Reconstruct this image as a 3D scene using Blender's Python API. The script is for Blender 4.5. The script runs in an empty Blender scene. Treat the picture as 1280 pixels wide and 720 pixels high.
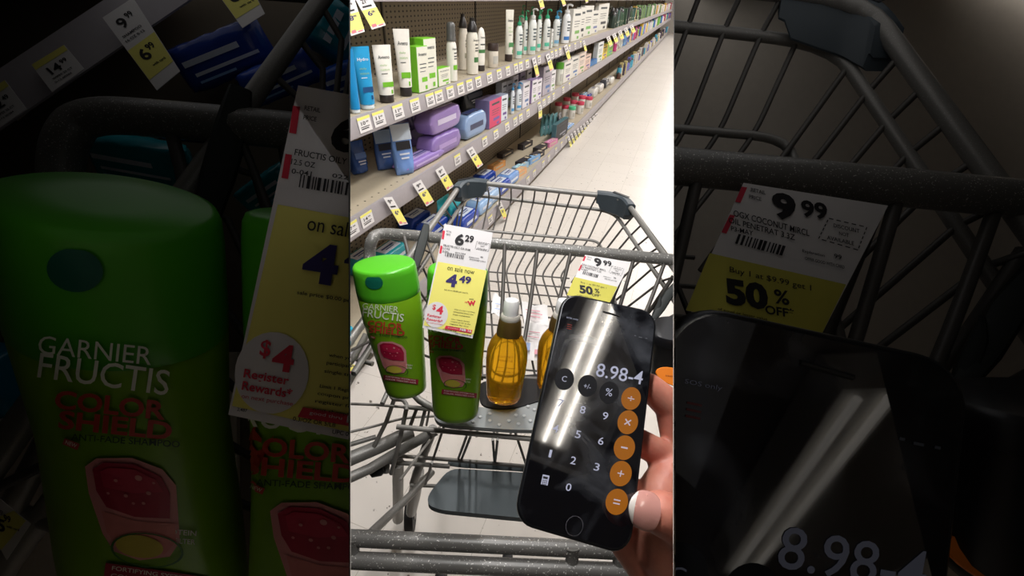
import bpy, bmesh, math, random
from mathutils import Vector as V, Matrix
random.seed(7)
S = bpy.context.scene
COL = S.collection
PI = math.pi

# ------------------------------------------------------------------ camera model
F = 560.0
H = 1.5
_a = V((234., -360., F)); _d = V((-40., (F*F + 234*-40.)/360., F))
AX = _a.normalized(); DX = _d.normalized(); RX = AX.cross(-DX)
CAM = V((0, 0, H))
def c2w(v): return V((v.dot(RX), v.dot(AX), -v.dot(DX)))
def w2c(p): return RX*p.x + AX*p.y - DX*p.z
def ray(x, y): return c2w(V(((x-640)/F, (y-360)/F, 1)))
def pz(x, y, z): return CAM + ray(x, y)*z
def ph(x, y, h):
    r = ray(x, y); return CAM + r*((h-H)/r.z)
def pX(x, y, X):
    r = ray(x, y); return CAM + r*(X/r.x)
def proj(p):
    v = w2c(p-CAM); return (640+F*v.x/v.z, 360+F*v.y/v.z, v.z)
CR, CD, CF = c2w(V((1, 0, 0))), c2w(V((0, 1, 0))), c2w(V((0, 0, 1)))

class Stage:
    """the aisle or an added side bay: where a thing sits and how large it is built there"""
    def __init__(s, k, zf, clips): s.k = k; s.zf = zf; s.clips = clips
    def px(s, x, y): return ((x-640)*s.k+640, (y-360)*s.k+360)
    def pt(s, x, y, z): a, b = s.px(x, y); return pz(a, b, s.zf(z))
    def r(s, rpx, z): return rpx*s.k*s.zf(z)/F
    def mp(s, p):
        x, y, z = proj(p); return s.pt(x, y, z)
nL = c2w(V((1, 0, 202/F))).normalized()      # keeps what is right of the left partition
nR = c2w(V((-1, 0, 202/F))).normalized()
def zside(z): return .2+.6*z if z < 1.2 else .92+(z-1.2)*.1
g = .0004
def edge_plane(px, sgn): return (CAM, c2w(V((sgn, 0, -sgn*(px-640)/F))).normalized())
def edge_row(py, sgn): return (CAM, c2w(V((0, sgn, -sgn*(py-360)/F))).normalized())
MID = Stage(1, lambda z: z, [(CAM+nL*g, nL), (CAM+nR*g, nR)])
LEFT = Stage(3.168, lambda z: .42+.45*z if z < 1.2 else .96+(z-1.2)*.02, [(CAM-nL*g*3.5, -nL), edge_plane(-70, 1), edge_row(-60, 1), edge_row(800, -1)])
RIGHT = Stage(3.168, zside, [(CAM-nR*g*3.5, -nR), edge_plane(1350, -1), edge_row(-60, 1), edge_row(800, -1)])

# ------------------------------------------------------------------ materials
def lin(c):
    c = c/255.
    return c/12.92 if c <= .04045 else ((c+.055)/1.055)**2.4
def rgb(c): return (lin(c[0]), lin(c[1]), lin(c[2]), 1)
_M = {}
def mat(c, rough=.5, metal=0., spec=.5, emit=0., var=.06, trans=0., coat=0., scale=60., ior=1.45):
    key = (tuple(c), rough, metal, spec, emit, var, trans, coat, scale)
    if key in _M: return _M[key]
    m = bpy.data.materials.new('surface'); m.use_nodes = True
    nt = m.node_tree; b = nt.nodes['Principled BSDF']
    b.inputs['Roughness'].default_value = rough; b.inputs['Metallic'].default_value = metal
    b.inputs['Specular IOR Level'].default_value = spec; b.inputs['IOR'].default_value = ior
    b.inputs['Transmission Weight'].default_value = trans
    b.inputs['Coat Weight'].default_value = coat
    b.inputs['Base Color'].default_value = rgb(c)
    if var > 0:
        tc = nt.nodes.new('ShaderNodeTexCoord'); n = nt.nodes.new('ShaderNodeTexNoise')
        n.inputs['Scale'].default_value = scale; n.inputs['Detail'].default_value = 2
        mx = nt.nodes.new('ShaderNodeMix'); mx.data_type = 'RGBA'
        q = rgb(c)
        mx.inputs['A'].default_value = (q[0]*(1-var), q[1]*(1-var), q[2]*(1-var), 1)
        mx.inputs['B'].default_value = (min(1, q[0]*(1+var)), min(1, q[1]*(1+var)), min(1, q[2]*(1+var)), 1)
        nt.links.new(tc.outputs['Object'], n.inputs['Vector']); nt.links.new(n.outputs['Fac'], mx.inputs['Factor'])
        nt.links.new(mx.outputs['Result'], b.inputs['Base Color'])
    if emit:
        b.inputs['Emission Color'].default_value = rgb(c); b.inputs['Emission Strength'].default_value = emit
    _M[key] = m; return m

def emat(c, e):
    m = mat((14, 14, 16), .4, var=0, emit=.001+e*0+.0, scale=sum(c)*7.+round(e, 4)); b = m.node_tree.nodes['Principled BSDF']
    b.inputs['Emission Color'].default_value = rgb(c); b.inputs['Emission Strength'].default_value = e; b.inputs['Specular IOR Level'].default_value = .12; return m
def fleck_mat(c, fleck, scale, thr, rough=.45, metal=.0):
    m = bpy.data.materials.new('speckled'); m.use_nodes = True
    nt = m.node_tree; b = nt.nodes['Principled BSDF']
    b.inputs['Roughness'].default_value = rough; b.inputs['Metallic'].default_value = metal
    tc = nt.nodes.new('ShaderNodeTexCoord'); n = nt.nodes.new('ShaderNodeTexNoise')
    n.inputs['Scale'].default_value = scale; n.inputs['Detail'].default_value = 1
    cr = nt.nodes.new('ShaderNodeValToRGB')
    cr.color_ramp.elements[0].position = thr; cr.color_ramp.elements[0].color = rgb(c)
    cr.color_ramp.elements[1].position = thr+.05; cr.color_ramp.elements[1].color = rgb(fleck)
    nt.links.new(tc.outputs['Object'], n.inputs['Vector']); nt.links.new(n.outputs['Fac'], cr.inputs['Fac'])
    nt.links.new(cr.outputs['Color'], b.inputs['Base Color'])
    return m

# ------------------------------------------------------------------ mesh builder
class MB:
    def __init__(s): s.v = []; s.f = []; s.m = []
    def add(s, vs, fs, mi=0):
        o = len(s.v); s.v += [V(p) for p in vs]
        for q in fs: s.f.append([i+o for i in q]); s.m.append(mi)
        return s
    def loft(s, rings, mi=0, cap0=True, cap1=True, closed=False):
        n = len(rings[0]); vs = [p for r in rings for p in r]; fs = []
        R = len(rings)
        for i in range(R if closed else R-1):
            for j in range(n):
                k = (j+1) % n; i2 = (i+1) % R
                fs.append((i*n+j, i*n+k, i2*n+k, i2*n+j))
        if not closed:
            if cap0: fs.append(tuple(range(n))[::-1])
            if cap1: fs.append(tuple((R-1)*n+j for j in range(n)))
        return s.add(vs, fs, mi)
    def tube(s, path, r, n=8, mi=0, flat=None):
        path = [V(p) for p in path]; rings = []; ref = None
        L = len(path)
        for i, p in enumerate(path):
            t = (path[min(i+1, L-1)]-path[max(i-1, 0)])
            if t.length < 1e-9: t = V((0, 0, 1))
            t.normalize()
            if ref is None:
                ref = t.orthogonal().normalized() if flat is None else (flat-t*flat.dot(t)).normalized()
            else:
                ref = ref-t*ref.dot(t)
                ref = ref.normalized() if ref.length > 1e-6 else t.orthogonal().normalized()
            b = t.cross(ref); rr = r[i] if isinstance(r, (list, tuple)) else r
            ry = rr if flat is None else rr*.35
            rings.append([p+ref*(math.cos(2*PI*k/n)*rr)+b*(math.sin(2*PI*k/n)*ry) for k in range(n)])
        return s.loft(rings, mi)
    def box(s, c, u, v, w, mi=0, bev=0.):
        """box about c with half-edge vectors u, v, w and chamfered edges"""
        bm = bmesh.new(); bmesh.ops.create_cube(bm, size=2)
        for q in bm.verts: q.co = c+u*q.co.x+v*q.co.y+w*q.co.z
        if bev > 0: bmesh.ops.bevel(bm, geom=list(bm.edges), offset=bev, segments=2, affect='EDGES', profile=.5)
        bm.verts.index_update()
        s.add([q.co.copy() for q in bm.verts], [[q.index for q in f.verts] for f in bm.faces], mi); bm.free()
        return s
    def prism(s, pts, off, mi=0):
        n = len(pts); a = [V(p) for p in pts]; b = [p+off for p in a]
        return s.loft([a, b], mi)
    def build(s, name, mats, parent=None, base=None, clips=(), smooth=40, fill=True):
        me = bpy.data.meshes.new(name)
        if parent is not None: base = parent.get('_b') and V(parent['_b']) or V((0, 0, 0))
        if base is None: base = V((0, 0, 0))
        bm = bmesh.new()
        vs = [bm.verts.new(p) for p in s.v]
        for q, m in zip(s.f, s.m):
            try:
                f = bm.faces.new([vs[i] for i in q]); f.material_index = m; f.smooth = smooth > 0
            except ValueError: pass
        if fill: bmesh.ops.recalc_face_normals(bm, faces=bm.faces[:])
        for co, no in clips:
            ds = [(q.co-co).dot(no) for q in bm.verts]
            if not ds or min(ds) >= 0: continue
            r = bmesh.ops.bisect_plane(bm, geom=bm.verts[:]+bm.edges[:]+bm.faces[:], plane_co=co, plane_no=no, clear_inner=True)
            if fill:
                ed = [e for e in r['geom_cut'] if isinstance(e, bmesh.types.BMEdge) and e.is_boundary]
                if ed: bmesh.ops.holes_fill(bm, edges=ed, sides=0)
        if not len(bm.faces):
            bm.free(); bpy.data.meshes.remove(me); return None
        for q in bm.verts: q.co -= base
        if smooth > 0:
            lim = math.radians(smooth)
            for e in bm.edges:
                if len(e.link_faces) == 2: e.smooth = e.calc_face_angle(0) < lim
        bm.to_mesh(me); bm.free()
        for m in (mats if isinstance(mats, (list, tuple)) else [mats]): me.materials.append(m)
        o = bpy.data.objects.new(name, me); COL.objects.link(o)
        if parent is not None: o.parent = parent
        else: o.location = base
        if parent is not None and '_b' in parent: o['_b'] = (0., 0., 0.); o['_b'] = parent['_b']
        return o

def thing(name, label, cat, base, group=None):
    o = bpy.data.objects.new(name, None); COL.objects.link(o); o.location = base; o.empty_display_size = .02
    o['_b'] = tuple(base); o['label'] = label; o['category'] = cat
    if group: o['group'] = group
    return o
def tag(o, label, cat, group=None):
    o['label'] = label; o['category'] = cat
    if group: o['group'] = group
    return o
def struct(name, mb, m, clips=(), smooth=0):
    o = mb.build(name, m, clips=clips, smooth=smooth); o['kind'] = 'structure'; return o
def sub(mb, name, m, part, clips=(), **k):
    """a sub-part under a part whose own origin sits at its thing's base"""
    return mb.build(name, m, part, clips=clips, **k)
ORD = 'first second third fourth fifth sixth seventh eighth ninth tenth eleventh twelfth thirteenth fourteenth fifteenth sixteenth seventeenth eighteenth nineteenth twentieth'.split()
def nth(i):
    if i < 20: return ORD[i]
    t = (i+1)//10; u = (i+1) % 10
    tens = ['', '', 'twent', 'thirt', 'fort', 'fift', 'sixt', 'sevent', 'eight', 'ninet'][t]
    return tens+'ieth' if u == 0 else tens+'y-'+ORD[u-1]

# ------------------------------------------------------------------ lettering
_T = {}
def glyphs(txt, bold=0.):
    key = (txt, bold)
    if key in _T: return _T[key]
    cu = bpy.data.curves.new('t', 'FONT'); cu.body = txt; cu.size = 1; cu.resolution_u = 3; cu.offset = bold
    ob = bpy.data.objects.new('t', cu); COL.objects.link(ob)
    dg = bpy.context.evaluated_depsgraph_get(); dg.update()
    me = bpy.data.meshes.new_from_object(ob.evaluated_get(dg))
    vs = [(q.co.x, q.co.y) for q in me.vertices]; fs = [list(p.vertices) for p in me.polygons]
    bpy.data.objects.remove(ob); bpy.data.curves.remove(cu); bpy.data.meshes.remove(me)
    if vs:
        x0 = min(q[0] for q in vs); x1 = max(q[0] for q in vs); y0 = min(q[1] for q in vs); y1 = max(q[1] for q in vs)
        vs = [((x-x0)/max(x1-x0, 1e-6)-.5, (y-y0)/max(y1-y0, 1e-6)-.5) for x, y in vs]
    _T[key] = (vs, fs); return _T[key]

class Plane:
    def __init__(s, st, p0, n):
        s.st = st; s.p0 = p0; s.n = n.normalized()
        if s.n.dot(CAM-p0) < 0: s.n = -s.n
    def hit(s, x, y, eps=.0004):
        a, b = s.st.px(x, y); r = ray(a, b); p = s.p0+s.n*eps
        return CAM+r*((p-CAM).dot(s.n)/r.dot(s.n))
def plane3(st, a, b, c): return Plane(st, a, (b-a).cross(c-a))

def ink(mb, surf, txt, x, y, w, h, ang=0., bold=0., mi=0, eps=.0006, shear=0.):
    vs, fs = glyphs(txt, bold); ca, sa = math.cos(math.radians(ang)), math.sin(math.radians(ang))
    out = []
    for u, v in vs:
        dx = u*w+v*h*shear; dy = -v*h
        out.append(surf.hit(x+dx*ca-dy*sa, y+dx*sa+dy*ca, eps))
    mb.add(out, fs, mi)
def ink_rect(mb, surf, x, y, w, h, ang=0., mi=0, eps=.0003, nx=1, ny=1):
    ca, sa = math.cos(math.radians(ang)), math.sin(math.radians(ang)); vs = []
    for j in range(ny+1):
        for i in range(nx+1):
            dx = (i/nx-.5)*w; dy = (j/ny-.5)*h
            vs.append(surf.hit(x+dx*ca-dy*sa, y+dx*sa+dy*ca, eps))
    fs = [(j*(nx+1)+i, j*(nx+1)+i+1, (j+1)*(nx+1)+i+1, (j+1)*(nx+1)+i) for j in range(ny) for i in range(nx)]
    mb.add(vs, fs, mi)
def ink_oval(mb, surf, x, y, rx, ry, ang=0., mi=0, eps=.0003, n=28, rings=3, r0=0.):
    ca, sa = math.cos(math.radians(ang)), math.sin(math.radians(ang)); vs = []
    for j in range(rings+1):
        k = r0+(1-r0)*j/rings
        for i in range(n):
            dx = math.cos(2*PI*i/n)*rx*k; dy = math.sin(2*PI*i/n)*ry*k
            vs.append(surf.hit(x+dx*ca-dy*sa, y+dx*sa+dy*ca, eps))
    fs = [(j*n+i, j*n+(i+1) % n, (j+1)*n+(i+1) % n, (j+1)*n+i) for j in range(rings) for i in range(n)]
    mb.add(vs, fs, mi)
def ink_poly(mb, surf, pts, mi=0, eps=.0003): mb.add([surf.hit(x, y, eps) for x, y in pts], [tuple(range(len(pts)))], mi)

def ink_blob(mb, surf, pts, mi=0, eps=.0003, rings=4):
    cx = sum(p[0] for p in pts)/len(pts); cy = sum(p[1] for p in pts)/len(pts); P2 = []
    for i in range(len(pts)):
        a, b_ = pts[i], pts[(i+1) % len(pts)]
        for k in range(3): P2.append((a[0]+(b_[0]-a[0])*k/3, a[1]+(b_[1]-a[1])*k/3))
    n = len(P2); vs = [surf.hit(cx+(x-cx)*j/rings, cy+(y-cy)*j/rings, eps) for j in range(rings+1) for x, y in P2]
    mb.add(vs, [(j*n+i, j*n+(i+1) % n, (j+1)*n+(i+1) % n, (j+1)*n+i) for j in range(rings) for i in range(n)], mi)
def bez(pts, n=6):
    """polyline through pts with Catmull-Rom smoothing"""
    pts = [V(p) for p in pts]; out = []
    for i in range(len(pts)-1):
        p0 = pts[max(i-1, 0)]; p1 = pts[i]; p2 = pts[i+1]; p3 = pts[min(i+2, len(pts)-1)]
        for k in range(n):
            t = k/n
            out.append(.5*((2*p1)+(p2-p0)*t+(2*p0-5*p1+4*p2-p3)*t*t+(3*p1-p0-3*p2+p3)*t**3))
    out.append(pts[-1]); return out
def seg(a, b, n=2): return [a.lerp(b, i/n) for i in range(n+1)]
def fillet(pts, r, n=5):
    """polyline with its inner corners rounded"""
    pts = [V(p) for p in pts]; out = [pts[0]]
    for i in range(1, len(pts)-1):
        a, b, c = pts[i-1], pts[i], pts[i+1]
        ra = min(r, (a-b).length*.45); rc = min(r, (c-b).length*.45)
        p, q = b+(a-b).normalized()*ra, b+(c-b).normalized()*rc
        for k in range(n+1):
            t = k/n; out.append(p*(1-t)**2+b*(2*t*(1-t))+q*t*t)
    out.append(pts[-1]); return out

# ------------------------------------------------------------------ common materials
M_BLACKP = mat((28, 28, 30), .45)
M_INK = mat((35, 33, 36), .7, var=0)
M_NAVY = mat((52, 42, 104), .7, var=0)
M_RED = mat((205, 48, 72), .7, var=0)
M_WHITEP = mat((224, 220, 219), .6, var=.02)
M_YELP = mat((238, 229, 118), .6, var=.02)
M_CART = fleck_mat((136, 133, 128), (170, 168, 163), 700, .66, .42, .25)
M_HANDLE = fleck_mat((112, 110, 106), (225, 222, 216), 420, .665, .38, .1)
M_WIRE = mat((86, 82, 78), .45, .2)
M_ROD = mat((146, 142, 136), .45, .15)
M_CLIP = mat((66, 74, 80), .5)
M_FLAP = mat((98, 106, 109), .62)
M_STRAP = mat((36, 40, 38), .6)
M_LIP = mat((168, 162, 166), .45)
M_DECK = mat((186, 174, 152), .5)
M_CHROME = mat((190, 190, 192), .25, .8)

# ================================================================== THE SETTING
def quad(mb, pts, mi=0): mb.add(pts, [tuple(range(len(pts)))], mi)
SH_X = -1.1
Y0, Y1 = 1.15, 27.0
# --- floor: polished cream vinyl tiles
fm = bpy.data.materials.new('vinyl_tile'); fm.use_nodes = True
nt = fm.node_tree; b = nt.nodes['Principled BSDF']
tc = nt.nodes.new('ShaderNodeTexCoord'); br = nt.nodes.new('ShaderNodeTexBrick')
br.offset = 0; br.inputs['Scale'].default_value = 1.0
br.inputs['Brick Width'].default_value = .305; br.inputs['Row Height'].default_value = .305; br.inputs['Mortar Size'].default_value = .0012
br.inputs['Color1'].default_value = rgb((226, 219, 211)); br.inputs['Color2'].default_value = rgb((221, 214, 206)); br.inputs['Mortar'].default_value = rgb((190, 182, 172))
nz = nt.nodes.new('ShaderNodeTexNoise'); nz.inputs['Scale'].default_value = 42; nz.inputs['Detail'].default_value = 3
cr = nt.nodes.new('ShaderNodeValToRGB'); cr.color_ramp.elements[0].position = .67; cr.color_ramp.elements[1].position = .72
mx = nt.nodes.new('ShaderNodeMix'); mx.data_type = 'RGBA'; mx.inputs['B'].default_value = rgb((120, 112, 102))
nt.links.new(tc.outputs['Object'], br.inputs['Vector']); nt.links.new(tc.outputs['Object'], nz.inputs['Vector'])
nt.links.new(nz.outputs['Fac'], cr.inputs['Fac']); nt.links.new(cr.outputs['Color'], mx.inputs['Factor'])
nt.links.new(br.outputs['Color'], mx.inputs['A']); nt.links.new(mx.outputs['Result'], b.inputs['Base Color'])
b.inputs['Roughness'].default_value = .3; b.inputs['Specular IOR Level'].default_value = .3
mb = MB(); mb.box(V((.3, 13, -.05)), V((2.4, 0, 0)), V((0, 15.5, 0)), V((0, 0, .05))); struct('floor', mb, fm)
mb = MB(); mb.box(V((.3, 13, 2.85)), V((2.4, 0, 0)), V((0, 15.5, 0)), V((0, 0, .05))); struct('ceiling', mb, mat((225, 222, 215), .9))
mb = MB(); mb.box(V((2.45, 13, 1.4)), V((.05, 0, 0)), V((0, 15.5, 0)), V((0, 0, 1.4))); struct('wall_right', mb, mat((200, 190, 178), .8))
mb = MB(); mb.box(V((.2, 28.3, 1.4)), V((2.2, 0, 0)), V((0, .05, 0)), V((0, 0, 1.4))); struct('wall_far', mb, mat((205, 198, 190), .8))
mb = MB(); mb.box(V((.2, -2.45, 1.4)), V((2.2, 0, 0)), V((0, .05, 0)), V((0, 0, 1.4))); struct('wall_near', mb, mat((205, 198, 190), .8))

# --- pegboard behind the shelves
pm = bpy.data.materials.new('pegboard'); pm.use_nodes = True
nt = pm.node_tree; b = nt.nodes['Principled BSDF']; b.inputs['Roughness'].default_value = .6
tc = nt.nodes.new('ShaderNodeTexCoord'); mp = nt.nodes.new('ShaderNodeMapping'); mp.inputs['Scale'].default_value = (39.4, 24.0, 39.4)
fr = nt.nodes.new('ShaderNodeVectorMath'); fr.operation = 'FRACTION'
sb = nt.nodes.new('ShaderNodeVectorMath'); sb.operation = 'SUBTRACT'; sb.inputs[1].default_value = (.5, .5, .5)
ml = nt.nodes.new('ShaderNodeVectorMath'); ml.operation = 'MULTIPLY'; ml.inputs[1].default_value = (0, 1, 1)
ln = nt.nodes.new('ShaderNodeVectorMath'); ln.operation = 'LENGTH'
lt = nt.nodes.new('ShaderNodeMath'); lt.operation = 'LESS_THAN'; lt.inputs[1].default_value = .2
mx = nt.nodes.new('ShaderNodeMix'); mx.data_type = 'RGBA'; mx.inputs['A'].default_value = rgb((138, 126, 108)); mx.inputs['B'].default_value = rgb((40, 34, 28))
for x, y in ((tc.outputs['Object'], mp.inputs[0]), (mp.outputs[0], fr.inputs[0]), (fr.outputs[0], sb.inputs[0]), (sb.outputs[0], ml.inputs[0]), (ml.outputs[0], ln.inputs[0]), (ln.outputs['Value'], lt.inputs[0]), (lt.outputs[0], mx.inputs['Factor']), (mx.outputs['Result'], b.inputs['Base Color'])): nt.links.new(x, y)
XB = -1.54
mb = MB(); mb.box(V((XB-.02, (Y0+Y1)/2, .95)), V((.02, 0, 0)), V((0, (Y1-Y0)/2, 0)), V((0, 0, .95))); struct('wall_left', mb, pm)

# --- the gondola: decks with price rails, one shelving unit
rack = thing('shelving_unit', 'long grey store shelving with a brown pegboard back along the left of the aisle', 'shelving', V((-1.3, Y0, 0)))
DECK = {'upper': 1.092, 'middle': .737, 'bottom': .158}
LIPB = {'upper': 1.022, 'middle': .655, 'bottom': .062}
htop = pX(480, 3, SH_X).z
for nm in DECK:
    mb = MB(); hd = DECK[nm]
    mb.box(V(((SH_X+XB)/2-.002, (Y0+Y1)/2, hd-.014)), V(((SH_X-XB)/2-.004, 0, 0)), V((0, (Y1-Y0)/2, 0)), V((0, 0, .0125)))
    # rows of slots punched along the deck's front edge
    for y in [Y0+.03+.0254*2*i for i in range(80)]:
        mb.add([V((SH_X-.05+dx, y+dy, hd-.0011)) for dx, dy in ((-.004, -.004), (.004, -.004), (.004, .004), (-.004, .004))], [(0, 1, 2, 3)], 1)
    mb.build('shelf_deck', [M_DECK, M_BLACKP], rack)
    mb = MB(); lb = LIPB[nm]; tilt = .012
    ring = [V((SH_X-.006, 0, hd+.001)), V((SH_X+.004, 0, hd+.001)), V((SH_X+.004+tilt, 0, lb+.004)), V((SH_X+.002+tilt, 0, lb)), V((SH_X-.006, 0, lb+.002))]
    mb.loft([[p+V((0, Y0, 0)) for p in ring], [p+V((0, Y1, 0)) for p in ring]]); mb.build('price_rail', M_LIP, rack)
mb = MB(); mb.box(V(((SH_X+XB)/2-.03, (Y0+Y1)/2, htop+.03)), V(((SH_X-XB)/2-.035, 0, 0)), V((0, (Y1-Y0)/2, 0)), V((0, 0, .0125))); mb.build('shelf_deck', M_DECK, rack)
mb = MB(); mb.box(V((SH_X-.06, (Y0+Y1)/2, htop+.036)), V((.004, 0, 0)), V((0, (Y1-Y0)/2, 0)), V((0, 0, .036)), bev=.002); mb.build('price_rail', M_LIP, rack)
mb = MB(); mb.box(V((SH_X-.12, (Y0+Y1)/2, .03)), V((.02, 0, 0)), V((0, (Y1-Y0)/2, 0)), V((0, 0, .03))); mb.build('kick_plate', mat((120, 110, 100), .6), rack)
for y in [2.35+1.22*i for i in range(20)]:
    mb = MB(); mb.box(V((XB+.004, y, .95)), V((.004, 0, 0)), V((0, .006, 0)), V((0, 0, .94))); mb.build('upright', mat((60, 54, 46), .5), rack)

# ================================================================== PRICE TAGS ON THE RAILS
def lfit(mb, O, u, v, txt, x, y, w, h, bold=0., mi=0):
    vs, fs = glyphs(txt, bold)
    mb.add([O+u*(x+a*w)+v*(y+c*h) for a, c in vs], fs, mi)
def lrect(mb, O, u, v, x, y, w, h, mi=0): mb.add([O+u*(x+a*w)+v*(y+c*h) for a, c in ((-.5, -.5), (.5, -.5), (.5, .5), (-.5, .5))], [(0, 1, 2, 3)], mi)
def solve(fn, lo, hi, n=40):
    s = fn(lo) > 0
    for _ in range(n):
        m = (lo+hi)/2
        if (fn(m) > 0) == s: lo = m
        else: hi = m
    return (lo+hi)/2
def y_on(px, X, h): return solve(lambda y: proj(V((X, y, h)))[0]-px, .4, 60)
up = V((0, 0, 1)); eY = V((0, 1, 0)); eX = V((1, 0, 0))
RAILV = {k: (V((-.012, 0, DECK[k]-LIPB[k]))).normalized() for k in DECK}
def rail_label(deck, px, cents, k, last, w=.078, hh=.054):
    v = RAILV[deck]; hm = (DECK[deck]+LIPB[deck])/2+.004; X = SH_X+.0125
    y = y_on(px, X, hm); O = V((X, y, hm)); n = eY.cross(v).normalized()
    mb = MB(); mb.box(O, eY*w/2, v*hh/2, n*.0006); lab = 'small white price label, %s from the near end of the %s shelf rail' % (nth(k), deck)
    if k == 0: lab = 'small white price label nearest the camera on the %s shelf rail' % deck
    t = thing('price_label', lab, 'price label', O-v*hh/2, 'price labels on the %s rail' % deck)
    mb.build('card', M_WHITEP, t, smooth=0)
    mb = MB(); P = O+n*.0012
    lrect(mb, P, eY, v, 0, hh*.41, w, hh*.18, 0)
    lfit(mb, P, eY, v, cents[:2], -w*.12, hh*.08, w*.34, hh*.24, .02, 1); lfit(mb, P, eY, v, cents[2:], w*.2, hh*.13, w*.2, hh*.13, .02, 1)
    lrect(mb, P, eY, v, -w*.02, -hh*.16, w*.7, hh*.05, 1); lrect(mb, P, eY, v, -w*.05, -hh*.28, w*.6, hh*.07, 1)
    mb.build('print', [M_YELP, M_INK], t, smooth=0, fill=False)
PR = ['1049', '1149', '1199', '1299', '2499', '2499', '2099', '1049', '1249', '2499', '1699', '1899', '1149', '0999', '1299', '1199', '0849', '1399', '1499', '1099', '1199', '0999', '1049', '1249']
for k, px in enumerate([456, 474, 498, 519, 538, 549, 563, 576, 587, 598, 612, 624, 635, 645, 651, 659, 674, 690, 695, 700, 712, 719, 726]): rail_label('upper', px, PR[k % 24], k, 0)
for k, px in enumerate([440, 459, 572, 606, 620, 634, 644, 651, 660, 674, 680, 686, 692, 704, 712]): rail_label('middle', px, ['0799', '1499', '1099', '0899', '0799', '0699'][k % 6], k, 0)
for k, px in enumerate([613, 660, 668, 679, 686, 695, 702, 708]): rail_label('bottom', px, ['0649', '0799', '0549', '0499'][k % 4], k, 0)

def hang_tag(tl, tr, bl, big, small, label, X=SH_X+.018, out=.035, group=None, top=.0, split=.42):
    """paper sale tag clipped to a rail; corners seen in the photograph, its foot swung out towards the aisle"""
    a = pX(tl[0], tl[1], X); b = pX(tr[0], tr[1], X); c = pX(bl[0], bl[1], X+out)
    w = (b-a).length; h = (c-a).length; u = (b-a).normalized(); v = (a-c).normalized(); n = u.cross(v).normalized()
    if n.x < 0: n = -n
    O = (a+b)/2+(c-a)/2
    t = thing('hanging_sale_tag', label, 'sale tag', O-v*h/2, group)
    mb = MB(); mb.add([], [])
    mb.prism([O+u*x*w/2+v*y*h/2-n*.0004 for x, y in ((-1, -1), (1, -1), (1, 1), (-1, 1))], n*.0008); mb.build('card', M_WHITEP, t, smooth=0)
    mb = MB(); P = O+n*.0012; ys = h*(.5-split)
    lrect(mb, P, u, v, 0, (ys-h*.41)/2, w, ys+h*.41, 0)
    P = O+n*.0018
    lfit(mb, P, u, v, big[0], -w*.14, ys+(h*.5-ys)*.62, w*.26, h*.14, .02, 1); lfit(mb, P, u, v, big[1], w*.12, ys+(h*.5-ys)*.7, w*.22, h*.07, .02, 1)
    lrect(mb, P, u, v, -w*.05, ys+(h*.5-ys)*.22, w*.6, h*.05, 1)
    lfit(mb, P, u, v, small[0], -w*.12, ys-h*.13, w*.3, h*.15, .03, 2); lfit(mb, P, u, v, small[1], w*.14, ys-h*.1, w*.22, h*.075, .03, 2)
    lrect(mb, P, u, v, -w*.25, -h*.4, w*.3, h*.09, 3); lrect(mb, P, u, v, w*.2, -h*.44, w*.35, h*.03, 3)
    mb.build('print', [M_YELP, M_INK, M_NAVY, mat((222, 120, 130), .7, var=0)], t, smooth=0, fill=False)
H1 = 'yellow sale tag hanging from the middle shelf rail, '
hang_tag((479, 247), (490, 246), (500, 282), ('9', '99'), ('6', '99'), H1+'nearest the grey cart bar')
hang_tag((515.5, 230), (526, 224.5), (533, 258), ('9', '99'), ('6', '99'), H1+'below the flat purple pack')
hang_tag((544, 213), (553, 207), (559, 239), ('9', '99'), ('6', '99'), H1+'third from near')
hang_tag((583, 188), (590.5, 183), (597, 211), ('7', '99'), ('6', '49'), H1+'fourth from the near end')
H2 = 'yellow sale tag on the upper rail, '
for k, (a, b, c) in enumerate([((665, 73.5), (669, 71), (670.5, 97)), ((682, 69), (686.5, 66), (688, 90)), ((705, 58), (708.5, 55), (710.5, 77)), ((728, 52), (730.5, 50), (731.5, 66))]):
    hang_tag(a, b, c, ('9', '99'), ('7', '49'), H2+nth(k)+' of the four single ones', out=.03)
for k in range(5):
    x = 758+k*7.2; y = 47-k*3.6
    hang_tag((x, y), (x+4, y-2.6), (x+4.3, y+12-k*.5), ('8', '99'), ('5', '99'), 'yellow sale tag in the far row of five on the upper rail, '+nth(k)+' from near', out=.03)
hang_tag((621, 253.5), (626, 251), (630, 275), ('8', '49'), ('5', '99'), 'yellow and white sale tag on the bottom rail seen through the cart wires', out=.03)
hang_tag((432, 441), (444, 447), (434, 466), ('7', '99'), ('5', '49'), 'yellow sale tag low at the left edge behind the cart rails', out=.02)
for k in range(10):
    x = 709+k*3.9; y = 171-k*3.15
    if k in (0, 2): y += 0
    hang_tag((x, y), (x+2.4, y-1.4), (x+4.6, y+15-k*.55), ('8', '99'), ('5', '99'), 'sale tag in the row of ten on the bottom rail, '+nth(k)+' from near', out=.03)
hang_tag((673, 133), (677, 131), (673.5, 149), ('8', '99'), ('5', '99'), 'white curled tag hanging alone from the middle rail', out=.02)
H3 = 'yellow sale tag at the top of the picture, '
XT = SH_X-.05
hang_tag((443, -3), (462, -7), (465, 37), ('21', '99'), ('6', '00'), H3+'the one reading 21.99', X=XT, out=.03, split=.40)
hang_tag((425, 3), (443, -1), (439, 45), ('19', '99'), ('8', '99'), H3+'cut off at the left', X=XT, out=.03, split=.38)
hang_tag((671, -6), (676, -8), (676, 12), ('9', '99'), ('7', '49'), H3+'the one over the green pump bottles', X=XT, out=.02)
hang_tag((698, -8), (702, -9.5), (704, 8), ('9', '99'), ('7', '49'), H3+'the one over the blue pump bottle', X=XT, out=.02)
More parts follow.
